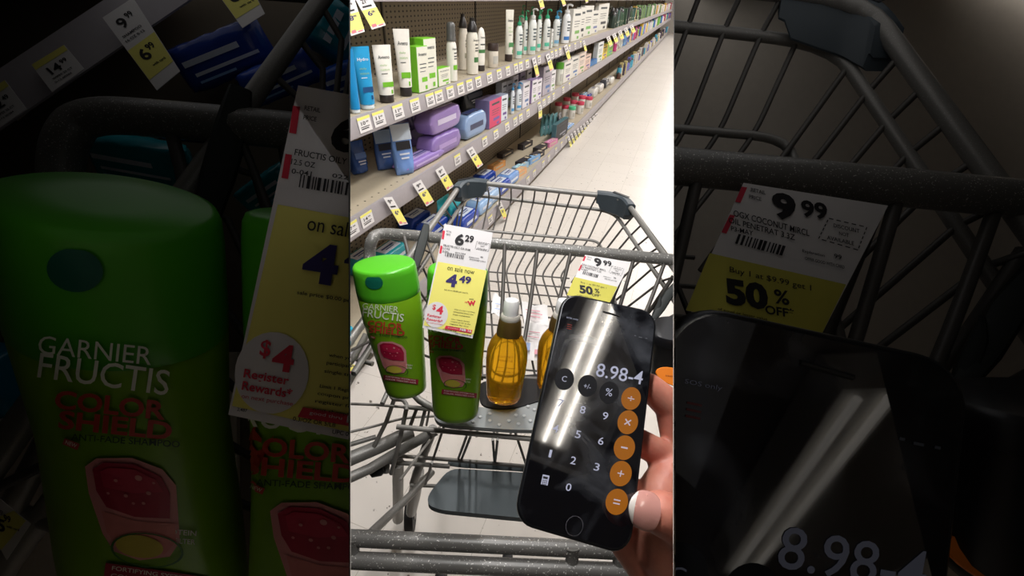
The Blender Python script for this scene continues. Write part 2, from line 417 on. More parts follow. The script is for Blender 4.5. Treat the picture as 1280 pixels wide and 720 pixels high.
hang_tag((729, -9), (732, -10), (732.5, 4), ('9', '99'), ('7', '49'), H3+'farthest, over the white cartons', X=XT, out=.02)

# ================================================================== PRODUCTS ON THE SHELVES
def place(x0, x1, yb, yt, deck, front=True, d=.04, dz=0.):
    hd = DECK[deck]+.001+dz; xm = (x0+x1)/2; B = ph(xm, yb, hd)
    lim = SH_X-.012-d/2
    if B.x > lim or B.x < XB+d/2+.004:
        X = min(lim, max(XB+d/2+.004, B.x)); B = V((X, y_on(xm, X, hd), hd))
    z = proj(B)[2]
    if front:
        ya, yb2 = y_on(x0, B.x+d/2, hd), y_on(x1, B.x+d/2, hd); w = abs(yb2-ya); B.y = (ya+yb2)/2
    else: w = (x1-x0)*z/F*.97
    if not front and B.x > SH_X-.010-w/2:
        px_ = proj(B)[0]; X = SH_X-.010-w/2; B = V((X, y_on(px_, X, B.z), B.z))
    h = solve(lambda q: proj(B+up*q)[1]-yt, .004, .6) if yt is not None else 0
    return B, w, h
def back(B, dx):
    """the same place seen from the camera, dx further from the rail"""
    px = proj(B)[0]; X = max(XB+.065, B.x-dx); return V((X, y_on(px, X, B.z), B.z))
def frame(yaw): return V((-math.sin(yaw), math.cos(yaw), 0)), V((math.cos(yaw), math.sin(yaw), 0))   # right-hand and outward directions of the front
def ring(c, u, f, a, b, n=20, e=1.): 
    out = []
    for i in range(n):
        q = 2*PI*i/n; cx, sy = math.cos(q), math.sin(q)
        out.append(c+u*a*math.copysign(abs(cx)**e, cx)+f*b*math.copysign(abs(sy)**e, sy))
    return out
def lathe(mb, B, u, f, prof, mi=0, n=20, sy=1., e=1.):
    mb.loft([ring(B+up*h, u, f, max(r, .0004), max(r, .0004)*sy, n, e) for r, h in prof], mi)
def text_lines(mb, O, u, lines):
    for txt, x, y, w, h, bold, mi in lines:
        if txt == '#': lrect(mb, O, u, up, x, y, w, h, mi)
        else: lfit(mb, O, u, up, txt, x, y, w, h, bold, mi)
C_W = (235, 231, 222); C_G = (118, 190, 48); C_DG = (70, 120, 70)
def squeeze_tube(B, w, h, yaw, body, cap, label, band=None, word=None, cap_h=.14, group=None, cat='tube', dark=(70, 76, 74)):
    u, f = frame(yaw); t = thing('squeeze_tube', label, cat, B, group)
    ch = h*cap_h; mb = MB(); lathe(mb, B, u, f, [(w*.36, 0), (w*.38, .002), (w*.37, ch*.9), (w*.35, ch)], n=20); mb.build('cap', mat(cap, .4), t)
    mb = MB(); R = []
    for i in range(9):
        q = i/8; R.append(ring(B+up*(ch+(h-ch)*q), u, f, w*(.40+.10*q), max(.0012, w*.40*(1-q)**.8), 24))
    mb.loft(R); bo = mb.build('body', mat(body, .35), t)
    if band or word:
        mb = MB(); mats = [mat(band or C_G, .5), mat(dark, .6, var=0), mat((150, 190, 120), .6, var=0)]
        def on(y): q = (y-ch)/(h-ch); return w*.40*(1-q)**.8
        for txt, x, y, ww, hh, bold, mi in ([(word, 0, .80*h, w*.62, h*.062, .015, 1)] if word else [])+([('#', .0, .33*h, w*.6, h*.09, 0, 0), ('daily', -w*.08, .66*h, w*.4, h*.04, 0, 2), ('moisture', -w*.03, .59*h, w*.5, h*.04, 0, 2), ('#', -w*.1, .52*h, w*.34, h*.012, 0, 1), ('#', w*.17, .2*h, w*.1, h*.07, 0, 0)] if band else []):
            O = B+up*y+f*(on(y)+.0012)
            if txt == '#': lrect(mb, O, u, up, x, 0, ww, hh, mi)
            else: lfit(mb, O, u, up, txt, x, 0, ww, hh, bold, mi)
        mb.build('print', mats, t, smooth=0, fill=False)
    return t
def fit(B, w, d, yaw):
    if w > .12: yaw *= .3
    e = w/2*abs(math.sin(yaw))+d/2*math.cos(yaw)
    B = B.copy(); B.x = max(min(B.x, SH_X-.009-e), XB+.006+e); return B, yaw
def carton(B, w, d, h, yaw, front, side, label, word=None, group=None, cat='carton', accent=C_G, parts=True, name='carton'):
    B, yaw = fit(B, w, d, yaw); u, f = frame(yaw); 
    c = B+up*h/2; mb = MB(); bv = min(.002, h*.1, d*.1)
    mb.box(c, u*w/2, up*h/2, f*d/2, bev=bv)
    if not parts:
        o = mb.build(name, mat(front, .5), base=B, smooth=0); return tag(o, label, cat, group)
    t = thing(name, label, cat, B, group); mb.build('box', mat(side, .5), t, smooth=0)
    mb = MB(); lrect(mb, c+f*(d/2+.0006), u, up, 0, 0, w*.96, h*.97); mb.build('front_panel', mat(front, .5), t, smooth=0, fill=False)
    mb = MB(); O = c+f*(d/2+.0012)
    L = [('#', w*.08, -h*.22, w*.5, h*.1, 0, 0), ('#', 0, h*.12, w*.6, h*.02, 0, 1), ('#', 0, h*.04, w*.55, h*.02, 0, 1), ('#', -w*.05, -h*.04, w*.5, h*.015, 0, 1), ('#', w*.2, -h*.4, w*.2, h*.09, 0, 0)]
    if word: L.append((word, 0, h*.33, w*.74, h*.075, .015, 1))
    else: L.append(('#', 0, h*.33, w*.6, h*.07, 0, 1))
    text_lines(mb, O, u, L); mb.build('print', [mat(accent, .5), mat((78, 84, 86), .6, var=0)], t, smooth=0, fill=False)
    return t
def band_on(mb, B, u, f, r, y0, y1, mi, a0=.25, a1=2.9, sy=1., n=10):
    vs = []
    for hh in (y0, y1):
        for i in range(n+1):
            q = a0+(a1-a0)*i/n; vs.append(B+up*hh+u*math.cos(q)*(r+.0009)+f*math.sin(q)*(r*sy+.0009))
    mb.add(vs, [(i, i+1, n+2+i, n+1+i) for i in range(n)], mi)
def pump_bottle(B, w, h, yaw, body, top, label, accent, group=None, head=True):
    u, f = frame(yaw); t = thing('pump_bottle', label, 'bottle', B, group); r = w/2; hb = h*.76
    mb = MB(); lathe(mb, B, u, f, [(r*.9, 0), (r, .004), (r, hb*.78), (r*.93, hb*.88), (r*.6, hb*.97), (r*.36, hb)], sy=.72); mb.build('body', mat(body, .35), t)
    mb = MB(); P = B+up*hb; lathe(mb, P, u, f, [(r*.5, 0), (r*.52, .002), (r*.48, h*.07), (r*.2, h*.08), (r*.14, h*.1), (r*.14, h*.17)], n=14)
    mb.tube(bez([P+up*h*.17-f*r*.15, P+up*h*.2+f*r*.1, P+up*h*.205+f*r*.7, P+up*h*.18+f*r*1.15], 4), r*.17, 8); mb.build('pump', mat(top, .4), t)
    mb = MB(); band_on(mb, B, u, f, r, hb*.12, hb*.24, 0, sy=.72, a0=.5, a1=2.6)
    for q, ww in ((.7, .8), (.6, .5), (.5, .65), (.42, .6)): band_on(mb, B, u, f, r, hb*q, hb*(q+.045), 1, sy=.72, a0=PI/2-ww, a1=PI/2+ww*.7)
    mb.build('print', [mat(accent, .5), mat((90, 100, 104), .6, var=0)], t, smooth=0, fill=False); return t
def spray_bottle(B, w, h, yaw, body, top, label, group=None, capf=.3, clear=False, word=None, band=C_DG):
    u, f = frame(yaw); t = thing('spray_bottle', label, 'bottle', B, group); r = w/2; hb = h*(1-capf)
    mb = MB(); lathe(mb, B, u, f, [(r*.9, 0), (r, .003), (r, hb*.8), (r*.9, hb*.93), (r*.7, hb)]); mb.build('body', mat(body, .4), t)
    mb = MB(); P = B+up*hb; hc = h*capf
    if clear: lathe(mb, P, u, f, [(r*.92, 0), (r*.95, .002), (r*.85, hc*.12), (r*.82, hc*.7), (r*.76, hc*.88), (r*.5, hc*.98), (r*.1, hc)])
    else: lathe(mb, P, u, f, [(r*.82, 0), (r*.85, .002), (r*.8, hc*.3), (r*.55, hc*.6), (r*.4, hc*.78), (r*.42, hc*.8), (r*.4, hc)])
    mb.build('cap', mat(top, .35, spec=.6), t)
    mb = MB(); band_on(mb, B, u, f, r, hb*.3, hb*.42, 0, a0=.6, a1=1.9)
    for q in (.7, .62, .56): band_on(mb, B, u, f, r, hb*q, hb*(q+.03), 1, a0=.8, a1=1.7)
    mb.build('print', [mat(band, .5), mat((90, 92, 88), .6, var=0)], t, smooth=0, fill=False)
    if word:
        mb = MB(); lfit(mb, B+up*hb*.82+f*(r+.001)+u*r*.1, u, up, word, 0, 0, r*1.2, h*.04, .015); mb.build('wordmark', mat((60, 66, 64), .6, var=0), t, smooth=0, fill=False)
    return t
def jar(B, w, h, yaw, body, lid, label, group=None, lidf=.3, parts=True):
    u, f = frame(yaw); r = w/2; t = thing('jar', label, 'jar', B, group); hb = h*(1-lidf)
    mb = MB(); lathe(mb, B, u, f, [(r*.86, 0), (r*.9, .002), (r*.95, hb*.95), (r*.9, hb)]); mb.build('body', mat(body, .4), t)
    mb = MB(); lathe(mb, B+up*hb, u, f, [(r*.98, 0), (r, .002), (r, h*lidf*.85), (r*.93, h*lidf)]); mb.build('lid', mat(lid, .4), t)
    mb = MB(); band_on(mb, B, u, f, r*.94, hb*.25, hb*.7, 0, a0=.7, a1=2.2); mb.build('print', mat((190, 188, 180), .5), t, smooth=0, fill=False); return t
def pouch(B, w, d, h, yaw, body, label, accent=None, group=None, lean=0., top=None):
    """stand-up film pouch, full at the foot and crimped flat at the top"""
    B, yaw = fit(B, w, d*1.1, yaw); u, f = frame(yaw); t = thing('pouch', label, 'pouch', B, group); mb = MB(); R = []
    rnd = random.Random(int(B.y*997))
    for i in range(13):
        q = i/12; wd = w/2*(.9+.1*math.sin(q*PI)) if q < .9 else w/2
        dd = max(.0015, d/2*(math.sin(min(1, q*6+.25)*PI/2))*(1-q**2.2))
        rg = ring(B+up*h*q+f*(-lean*q*h), u, f, wd, dd, 28, .75)
        R.append([p+f*(rnd.uniform(-1, 1)*.004*(1 if 0 < i < 11 else 0)) for p in rg])
    mb.loft(R); mb.build('film_bag', mat(body, .22, spec=.7), t, smooth=60)
    mb = MB(); 
    O = lambda q: B+up*h*q+f*(-lean*q*h+max(.0015, d/2*(math.sin(min(1, q*6+.25)*PI/2))*(1-q**2.2))+.004)
    vs = []
    for q in (.52, .6, .68): vs += [O(q)-u*w*.36, O(q)+u*w*.36]
    mb.add(vs, [(0, 1, 3, 2), (2, 3, 5, 4)], 0)
    for q, ww in ((.42, .5), (.34, .4)): 
        a, b = O(q), O(q+.035); mb.add([a-u*w*ww/2, a+u*w*ww/2, b+u*w*ww/2, b-u*w*ww/2], [(0, 1, 2, 3)], 1)
    mb.build('print', [mat(accent or (60, 62, 80), .4), mat((215, 220, 232), .5)], t, smooth=0, fill=False)
    if top:
        mb = MB(); vs = []
        for q in (.7, .78, .86, .94, .995): vs += [O(q)-u*w*.48, O(q)+u*w*.48]
        mb.add(vs, [(2*i, 2*i+1, 2*i+3, 2*i+2) for i in range(4)]); mb.build('header', mat(top, .35), t, smooth=0, fill=False)
    return t
def soft_pack(B, w, d, h, yaw, body, label, accent=(215, 222, 235), group=None, cat='wipes pack', flap=True, seed=None):
    """film pack of wipes lying flat: pillow body, crimped ends, label flap on top; d runs from the front edge inwards"""
    B, yaw = fit(B, w, d*1.06, yaw); u, f = frame(yaw); t = thing('wipes_pack', label, cat, B, group); mb = MB(); R = []; rnd = random.Random(int((B.y+B.x)*1313))
    for i in range(15):
        q = -1+2*i/14; e = max(0, 1-abs(q)**(5 if h < .08 else 9))**.5
        c = B+u*w/2*q+up*h*.5
        rg = []
        for k in range(20):
            a = 2*PI*k/20; cx, sy = math.cos(a), math.sin(a)
            rg.append(c+f*(d/2*math.copysign(abs(cx)**.4, cx)*(.9+.1*e))+up*(max(.05, e)*h/2*math.copysign(abs(sy)**.4, sy)+(rnd.uniform(-1, 1)*h*.03 if sy > 0 else 0)))
        R.append(rg)
    mb.loft(R); mb.build('film_wrap', mat(body, .2, spec=.7), t, smooth=60)
    if flap:
        mb = MB(); P = B+up*h*.5
        mb.box(P+up*(h/2+.0015), u*w*.3, f*d*.28, up*.0012, bev=.0008); mb.build('label_flap', mat(accent, .35), t, smooth=0)
        mb = MB(); P = B+up*h*.5+f*(d/2*1.0+.0012); lrect(mb, P, u, up, 0, 0, w*.6, h*.22, 0); lrect(mb, B+up*(h+.0032), u, f, 0, -d*.05, w*.44, d*.1, 1); lrect(mb, B+up*(h+.0032), u, f, 0, d*.1, w*.3, d*.06, 1)
        mb.build('print', [mat(accent, .4), mat((40, 60, 130), .4)], t, smooth=0, fill=False)
    return t

# ---- upper shelf, from the near end
def P(x0, x1, yb, yt, dk='upper', front=True, d=.04, dz=0.): return place(x0, x1, yb, yt, dk, front, d, dz)
B, w, h = P(439, 451, 149, 61, front=False, d=.05); squeeze_tube(B, w*1.25, h, -.5, (26, 136, 196), (220, 228, 232), 'blue squeeze tube at the very left of the upper shelf, partly cut off', cap_h=.06)
B, w, h = P(450, 470, 141, 58, front=False, d=.05); squeeze_tube(B, w*1.15, h, -.5, (38, 152, 205), (222, 230, 232), 'bright blue tube with white foot beside the white tube with a green band', word='Hydro', band=(30, 80, 130), cap_h=.08, dark=(230, 236, 240))
B, w, h = P(473, 495, 132, 56, front=False, d=.05); squeeze_tube(B, w*1.1, h, -.55, C_W, (52, 46, 44), 'white tube with a wide green band, nearest of the two white tubes', band=C_G, word='Aveeno')
B, w, h = P(498, 518, 123, 36, front=False, d=.045); squeeze_tube(B, w, h, -.75, C_W, (46, 42, 42), 'taller slim white tube with green band beside the green cartons', band=C_G, word='Aveeno')
for (x0, x1, yb, yt, dx, lab) in [(526, 537, 116, 57, 0, 'white and green carton at the front of the group of four'), (535, 547, 112, 47, -.02, 'taller white and green carton behind the front one')]:
    B, w, h = P(x0, x1, yb, yt, d=.05); carton(B, w, .05, h, -.12, (228, 226, 212), C_G, lab, 'Aveeno')
B, w, h = P(526, 537, 108, 52, d=.05); B = back(B, .1); carton(B, w, .05, h, -.12, (228, 226, 212), C_G, 'green sided carton hidden at the back left of the group of four', 'Aveeno')
B, w, h = P(549, 563, 108, 84, d=.045); carton(B, w, .045, h, -.12, (228, 226, 212), C_G, 'small low white and green carton beside the tall ones', 'Aveeno')
B, w, h = P(559, 572, 103, 27, front=False); spray_bottle(B, w, h, -.5, C_W, (88, 88, 86), 'white slim bottle with a smoky clear cover cap', capf=.31, clear=True, word='Aveeno', band=C_G)
B, w, h = P(573, 586, 95, 20, front=False); B = back(B, .1); spray_bottle(B, w, h, -.5, (214, 206, 192), (44, 40, 40), 'cream spray bottle with black nozzle, rear one of the pair', capf=.24, band=(150, 150, 130))
B, w, h = P(583, 598, 96, 22, front=False); spray_bottle(B, w, h, -.5, (226, 220, 206), (40, 37, 37), 'cream spray bottle with black nozzle, front one of the pair', capf=.24, word='Aveeno')
B, w, h = P(596, 607, 88, 34, front=False); 
u, f = frame(-.5); t = thing('lotion_tube', 'round topped white lotion tube with green stripe and dark foot', 'tube', B)
mb = MB(); lathe(mb, B, u, f, [(w*.4, 0), (w*.42, .003), (w*.4, h*.13)]); mb.build('cap', mat((60, 54, 52), .4), t)
mb = MB(); lathe(mb, B+up*h*.13, u, f, [(w*.44, 0), (w*.5, h*.1), (w*.5, h*.62), (w*.44, h*.74), (w*.3, h*.83), (w*.05, h*.87)], sy=.6); mb.build('body', mat(C_W, .35), t)
mb = MB(); band_on(mb, B, u, f, w*.5, h*.42, h*.5, 0, sy=.6, a0=.4, a1=2.7); band_on(mb, B, u, f, w*.5, h*.6, h*.63, 1, sy=.6, a0=.8, a1=2.2); lfit(mb, B+up*h*.78+f*(w*.3), u, up, 'Aveeno', 0, 0, w*.6, h*.05, .015, 1); mb.build('print', [mat(C_DG, .5), mat((80, 84, 80), .5, var=0)], t, smooth=0, fill=False)
B, w, h = P(609, 623, 86, 54, front=False); jar(B, w, h, -.5, (222, 214, 200), (62, 50, 46), 'squat cream jar with a dark brown lid')
B, w, h = P(629, 642, 76, 12, front=False); squeeze_tube(B, w, h, -.5, (226, 224, 212), (58, 48, 46), 'cream tube with a dark green band beside the green pump bottles', band=(78, 138, 86), word='Aveeno')
gx = [(642, 653, 73, 18, 0), (652, 659, 71, 12, -.05), (658, 670, 68, 9, 0), (668, 676, 65, 11, -.02), (676, 687, 62, 10, 0), (648, 655, 62, 6, -.1), (659, 666, 60, 8, -.1), (671, 677, 58, 7, -.1)]
for k, (x0, x1, yb, yt, dx) in enumerate(gx):
    B, w, h = P(x0, x1, yb, yt, front=False, d=.05); B = back(B, -dx)
    pump_bottle(B, w, h, -.4, (226, 230, 226), (58, 168, 122) if k != 2 else (214, 216, 214), 'white pump bottle with green head, %s from left in the %s row' % (nth([0, 1, 2, 3, 4, 0, 1, 2][k]), 'front' if k < 5 else 'back'), (90, 190, 160), 'green pump bottles')
B, w, h = P(686, 689, 60, 36, front=False); carton(B, .03, .03, h, -.2, (225, 226, 222), (215, 216, 212), 'small narrow white carton between the green and the blue pump bottles', accent=(120, 180, 160))
B, w, h = P(688, 699, 58, 12, front=False, d=.06); pump_bottle(B, w, h, -.4, (216, 220, 218), (70, 150, 192), 'grey white pump bottle with light blue head', (120, 170, 200))
B, w, h = P(699, 712, 54, 4, front=False, d=.06); pump_bottle(B, w, h, -.4, (228, 230, 232), (226, 228, 230), 'large white pump bottle with a blue label', (60, 120, 190))
B, w, h = P(694, 701, 52, 2, front=False, d=.06); B = back(B, .1); pump_bottle(B, w, h, -.4, (200, 215, 225), (90, 165, 205), 'blue headed pump bottle at the back behind the large white one', (90, 150, 200))
B, w, h = P(708, 713, 52, 33, front=False); carton(B, .035, .03, h, -.2, (224, 224, 220), (214, 214, 210), 'small white carton at the foot of the large white pump bottle', accent=(60, 60, 66))
for k, (x0, x1, yb, yt, ac) in enumerate([(714, 724, 50, 11, (120, 170, 90)), (723, 729, 47, 9, (60, 62, 64)), (728, 738, 44, 7, (120, 180, 100)), (738, 746, 41, 13, (120, 130, 170)), (746, 757, 37, 4, (70, 72, 76))]):
    B, w, h = P(x0, x1, yb, yt, d=.05); carton(B, w*.94, .05, h, -.15, (222, 220, 212), (205, 203, 196), 'tall white carton with small dark print past the blue pump bottles, %s of five' % nth(k), accent=ac)

# ---- middle shelf
B, w, h = P(440, 459, 216, 176, 'middle', False, .09); pouch(B, w*1.1, .09, h, -.4, (52, 84, 150), 'dark blue film pouch at the left end of the middle shelf', accent=(90, 120, 180))
B, w, h = P(470, 495, 211, 162, 'middle', False, .06); pouch(B, w*.95, .06, h, -.6, (70, 100, 160), 'blue and grey pouch tucked behind the white and blue pouch', accent=(50, 52, 60), top=(150, 170, 196))
B, w, h = P(492, 521, 217, 156, 'middle', False, .05); pouch(B, w*.9, .055, h, -.6, (116, 152, 214), 'white and light blue pouch with black stripe leaning at the shelf edge', accent=(36, 36, 40), top=(196, 206, 218), lean=.1)
for k, (x0, x1, yb, yt, dx) in enumerate([(502, 521, 178, 146, -.12), (519, 541, 176, 138, -.1), (520, 541, 182, 168, -.06)]):
    B, w, h = P(x0, x1, yb, yt, 'middle', True, .1); B = back(B, -dx); pouch(B, w*1.0, .08, max(h, .05), -.1, (112, 96, 150), 'dark purple pouch standing in the shade behind the big purple packs, %s from the left' % nth(k), accent=(90, 74, 126))
B, w, h = P(543, 577, 184, 164, 'middle', True, .11); Bp = B; hp = h
soft_pack(B, w*.95, .11, h, -.15, (138, 112, 176), 'lower purple film pack in the stack of two', accent=(176, 150, 205))
B2 = Bp+up*(hp+.008); h2 = solve(lambda q: proj(B2+up*q)[1]-132, .01, .4); soft_pack(B2, w*.98, .11, h2, -.15, (150, 124, 186), 'upper purple film pack on top of the stack of two', accent=(206, 196, 222), flap=True)
B, w, h = P(517, 560, 204, 190, 'middle', True, .1); B.x -= .02; soft_pack(B, w*.95, .1, max(.035, h*.8), -.2, (150, 124, 194), 'purple film pack lying flat at the front of the middle shelf', accent=(190, 168, 220))
B, w, h = P(586, 609, 170, 140, 'middle', True, .09); soft_pack(B, w, .09, h, -.2, (136, 162, 200), 'light blue film pack with a dark label on the middle shelf', accent=(60, 66, 96))
B, w, h = P(582, 606, 156, 122, 'middle', True, .05); B = back(B, .2); pouch(B, w, .08, h, -.2, (74, 80, 92), 'dark grey pouch at the back behind the light blue pouch', accent=(90, 94, 110))
B, w, h = P(612, 626, 160, 122, 'middle', True, .09); carton(B, w, .1, h, -.1, (214, 74, 110), (120, 110, 150), 'grey purple pack with a pink red front panel', accent=(120, 90, 160))
for k, (x0, x1, yb, yt, fc, sc, lab) in enumerate([
    (627, 634, 148, 118, (216, 222, 230), (150, 160, 180), 'white and blue carton right after the pink fronted pack'),
    (653, 661, 139, 102, (222, 218, 224), (190, 186, 196), 'white carton behind the blue capped bottles'),
    (664, 670, 138, 99, (224, 220, 226), (150, 130, 170), 'slim white and purple carton, nearer of two'),
    (670, 676, 135, 98, (224, 220, 226), (160, 140, 180), 'slim white and purple carton, farther of two'),
    (678, 688, 132, 82, (176, 168, 178), (140, 132, 142), 'tall mauve grey carton under the hanging tags'),
    (687, 693, 127, 88, (226, 224, 226), (206, 204, 206), 'tall slim white carton beside the mauve one'),
    (704, 713, 113, 76, (226, 222, 214), (196, 192, 186), 'white carton after the green lidded jar'),
    (713, 722, 108, 70, (220, 216, 208), (190, 186, 180), 'white carton with dark print, second after the green lidded jar'),
    (722, 730, 103, 66, (226, 208, 196), (190, 176, 166), 'pale peach carton in the middle row'),
    (730, 737, 98, 68, (220, 190, 176), (180, 156, 146), 'pinkish carton in the middle row'),
    (737, 746, 88, 75, (70, 130, 190), (50, 100, 160), 'small bright blue carton at the edge of the middle shelf'),
    (746, 752, 78, 52, (222, 224, 222), (196, 198, 196), 'white carton just past the small blue one'),
    (752, 758, 74, 56, (230, 200, 70), (200, 170, 50), 'yellow carton far along the middle shelf'),
    (759, 765, 71, 53, (140, 190, 90), (110, 160, 70), 'green carton far along the middle shelf')]):
    B, w, h = P(x0, x1, yb, yt, 'middle', True, .05); carton(B, w*.95, .06, h, -.12, fc, sc, lab, accent=[(110, 90, 150), (90, 120, 170), (120, 160, 90)][k % 3])
for k, (x0, x1, yb, yt) in enumerate([(637, 643, 146, 103), (643, 652, 143, 102)]):
    B, w, h = P(x0, x1, yb, yt, 'middle', False, .05); pump_bottle(B, w, h, -.4, (222, 228, 234), (70, 150, 200), 'white bottle with a blue pump at the middle shelf edge, %s' % ('left one' if k == 0 else 'right one'), (90, 160, 210))
B, w, h = P(693, 703, 118, 78, 'middle', False, .06); jar(B, w, h, -.4, (224, 226, 216), (96, 178, 56), 'white bottle with a bright green lid on the middle shelf', lidf=.28)
for k in range(2):
    B, w, h = P(627+k*6, 635+k*6, 143-k*3, 110-k*2, 'middle', True, .05); B = back(B, .1); carton(B, w, .05, h, -.1, (196, 200, 210), (150, 154, 166), 'grey white carton in the back row beside the pink fronted pack, %s' % ('nearer' if k == 0 else 'farther'))

for k in range(9):
    x0 = 640+k*8.5; B, w, h = P(x0, x0+8, 143-k*5.2, 104-k*5.0, 'middle', True, .05); B = back(B, .12); c = [(206, 202, 210), (150, 140, 160), (226, 224, 220), (120, 118, 130), (200, 190, 180)][k % 5]
    carton(B, w*.8, .05, max(.12, min(.24, h)), 0, c, c, '%s carton in the back row of the middle shelf, %s from near' % (['pale grey', 'mauve', 'white', 'slate grey', 'beige'][k % 5], nth(k)), accent=(110, 100, 140), group='back row cartons')
for k in range(6):
    x0 = 716+k*8; B, w, h = P(x0, x0+8, 47-k*3.4, 12-k*2, 'upper', True, .05); B = back(B, .12); c = [(214, 214, 208), (180, 186, 180), (200, 204, 196)][k % 3]
    carton(B, w*.8, .05, max(.12, min(.26, h)), 0, c, c, 'pale carton in the back row of the upper shelf, %s from near' % nth(k), accent=(90, 120, 90), group='back row cartons above')
# ---- bottom shelf: packs lying flat, boxes
NB = (38, 72, 168); LB = (118, 158, 216); TL_ = (44, 160, 172)
flat = [(436, 450, 420, 384, (40, 170, 200), 'bright teal pack at the left edge beside the green bottle'), (446, 474, 318, 300, TL_, 'teal wipes pack seen under the grey cart bar, left one'), (478, 516, 320, 303, TL_, 'teal wipes pack under the cart bar beside the black strap'),
    (508, 544, 277, 258, NB, 'navy blue wipes pack nearest on the bottom shelf'), (538, 562, 284, 266, NB, 'navy blue pack lying right behind the cart rim'),
    (578, 604, 280, 258, NB, 'navy blue pack seen through the cart wires'), (600, 620, 262, 244, (150, 185, 225), 'white and light blue pack seen through the cart wires, nearer'),
    (604, 634, 248, 228, (165, 195, 228), 'white and light blue pack behind the cart rim, farther'), (598, 626, 224, 208, NB, 'navy blue pack with white stripe above the cart rim, left one'),
    (620, 645, 235, 217, NB, 'navy blue pack with white stripe above the cart rim, right one'), (630, 655, 223, 205, LB, 'light blue wipes pack above the cart rim')]
for x0, x1, yb, yt, c, lab in flat:
    B, w, h = P(x0, x1, yb, yt, 'bottom', True, .11); B.x = min(B.x, SH_X-.075)
    soft_pack(B, min(w*.95, .24), .12, min(max(.04, h*.95), .1), -.2, c, lab)
for x0, x1, yb, yt, lab in [(552, 566, 274, 246, 'teal upright pack behind the cart corner, left one'), (566, 580, 272, 248, 'teal upright pack behind the cart corner, right one')]:
    B, w, h = P(x0, x1, yb, yt, 'bottom', True, .05); pouch(B, w*.9, .05, h, -.2, (50, 178, 186), lab, accent=(30, 110, 130))
B, w, h = P(490, 512, 340, 318, 'bottom', True, .08); soft_pack(B, min(w, .14), .09, .05, -.2, (86, 70, 110), 'dark purple pack under the cart bar', accent=(220, 220, 228))
boxes = [(611, 638, 207, 196, (226, 160, 96), 'orange flat carton on the bottom shelf, left one'), (628, 643, 191, 183, (60, 54, 56), 'black flat carton farthest left of the dark ones'),
    (641, 662, 215, 205, (232, 178, 128), 'orange flat carton in front of the light blue pack'), (638, 676, 203, 188, (46, 44, 50), 'long black carton with cream print at the front'),
    (640, 668, 208, 199, (160, 196, 220), 'pale blue long carton in front of the black one'), (650, 670, 181, 170, (52, 48, 52), 'black carton in the second row, left one'),
    (667, 690, 185, 172, (48, 46, 50), 'black carton with white corner in the second row, right one'), (684, 702, 178, 169, (216, 140, 176), 'pink flat carton beside the black ones on the bottom shelf'),
    (663, 686, 193, 183, (54, 50, 54), 'black carton with gold print at the shelf edge'), (657, 681, 198, 188, (130, 170, 214), 'light blue flat carton between the black ones')]
for x0, x1, yb, yt, c, lab in boxes:
    B, w, h = P(x0, x1, yb, yt, 'bottom', True, .07); B.x = min(B.x, SH_X-.05)
    t = thing('flat_carton', lab, 'carton', B); u, f = frame(-.15); hh = min(max(.022, h*.45), .05); ww = min(w*.62, .22); B, _y = fit(B, ww, .085, .15)
    mb = MB(); mb.box(B+up*hh/2, u*ww/2, f*.030, up*hh/2, bev=.002); mb.build('box', mat(c, .4), t, smooth=0)
    mb = MB(); O = B+up*(hh+.0008)
    lrect(mb, O, u, f, -ww*.12, 0, ww*.5, .03, 0); lrect(mb, O+up*.0005, u, f, -ww*.12, .004, ww*.36, .006, 1); lrect(mb, O, u, f, ww*.3, 0, ww*.16, .04, 2); lrect(mb, B+up*hh/2+f*.0308, u, up, 0, 0, ww*.6, hh*.3, 2)
    mb.build('print', [mat(tuple(min(255, int(q*1.15+18)) for q in c), .5), mat(tuple(int(q*.5) for q in c), .5), mat((206, 192, 168), .5)], t, smooth=0, fill=False)
for k in range(5):
    x0 = 678+k*5; B, w, h = P(x0, x0+4.6, 167-k*1.0, 143-k*.6, 'bottom', True, .05); pouch(B, w*.7, .042, h, -.1, (112, 160, 164) if k < 4 else (70, 72, 80), 'teal grey upright pack in the standing bunch, %s from the left' % nth(k), accent=(80, 120, 124), group='standing teal packs')
B, w, h = P(695, 710, 172, 151, 'bottom', True, .05); carton(B, w*.8, .05, h, -.2, (40, 40, 46), (70, 110, 118), 'black fronted carton in front of the teal grey bunch', accent=(150, 150, 160))
B, w, h = P(709, 719, 163, 150, 'bottom', True, .05); soft_pack(B, w*.8, .07, .04, -.2, (100, 150, 205), 'small light blue pack beside the black fronted carton')
k = 0
for r_ in range(3):
    for c_ in range(3):
        x0 = 692+c_*8.5+r_*10.5; yb = 143-r_*6.0+c_*3.5-(2 if c_ == 2 else 0)
        B, w, h = P(x0, x0+10, yb, yb-15, 'bottom', False, .07)
        jar(B, w*.92, h, -.4, (226, 222, 216), (206, 70, 96) if not (r_ == 0 and c_ == 2) else (90, 200, 150), 'white tub with %s lid among the nine tubs, %s from the near end' % ('pink' if not (r_ == 0 and c_ == 2) else 'mint green', nth(k)), 'pink lidded tubs', lidf=.25); k += 1
for k, (x0, x1, yb, yt, c) in enumerate([(735, 752, 118, 102, (214, 210, 204)), (744, 758, 112, 98, (222, 218, 212)), (752, 764, 106, 92, (70, 72, 78)), (757, 772, 102, 90, (226, 222, 216)), (722, 738, 124, 108, (90, 130, 160)), (730, 745, 120, 112, (40, 60, 150))]):
    B, w, h = P(x0, x1, yb, yt, 'bottom', True, .1); soft_pack(B, min(w*.6, .3), .12, max(.04, h*.6), -.1, c, 'bulky %s pack beyond the pink lidded tubs, %s from the near end' % (['grey white', 'white', 'dark grey', 'cream', 'blue grey', 'royal blue'][k], nth(k)), accent=(190, 186, 180), cat='pack')

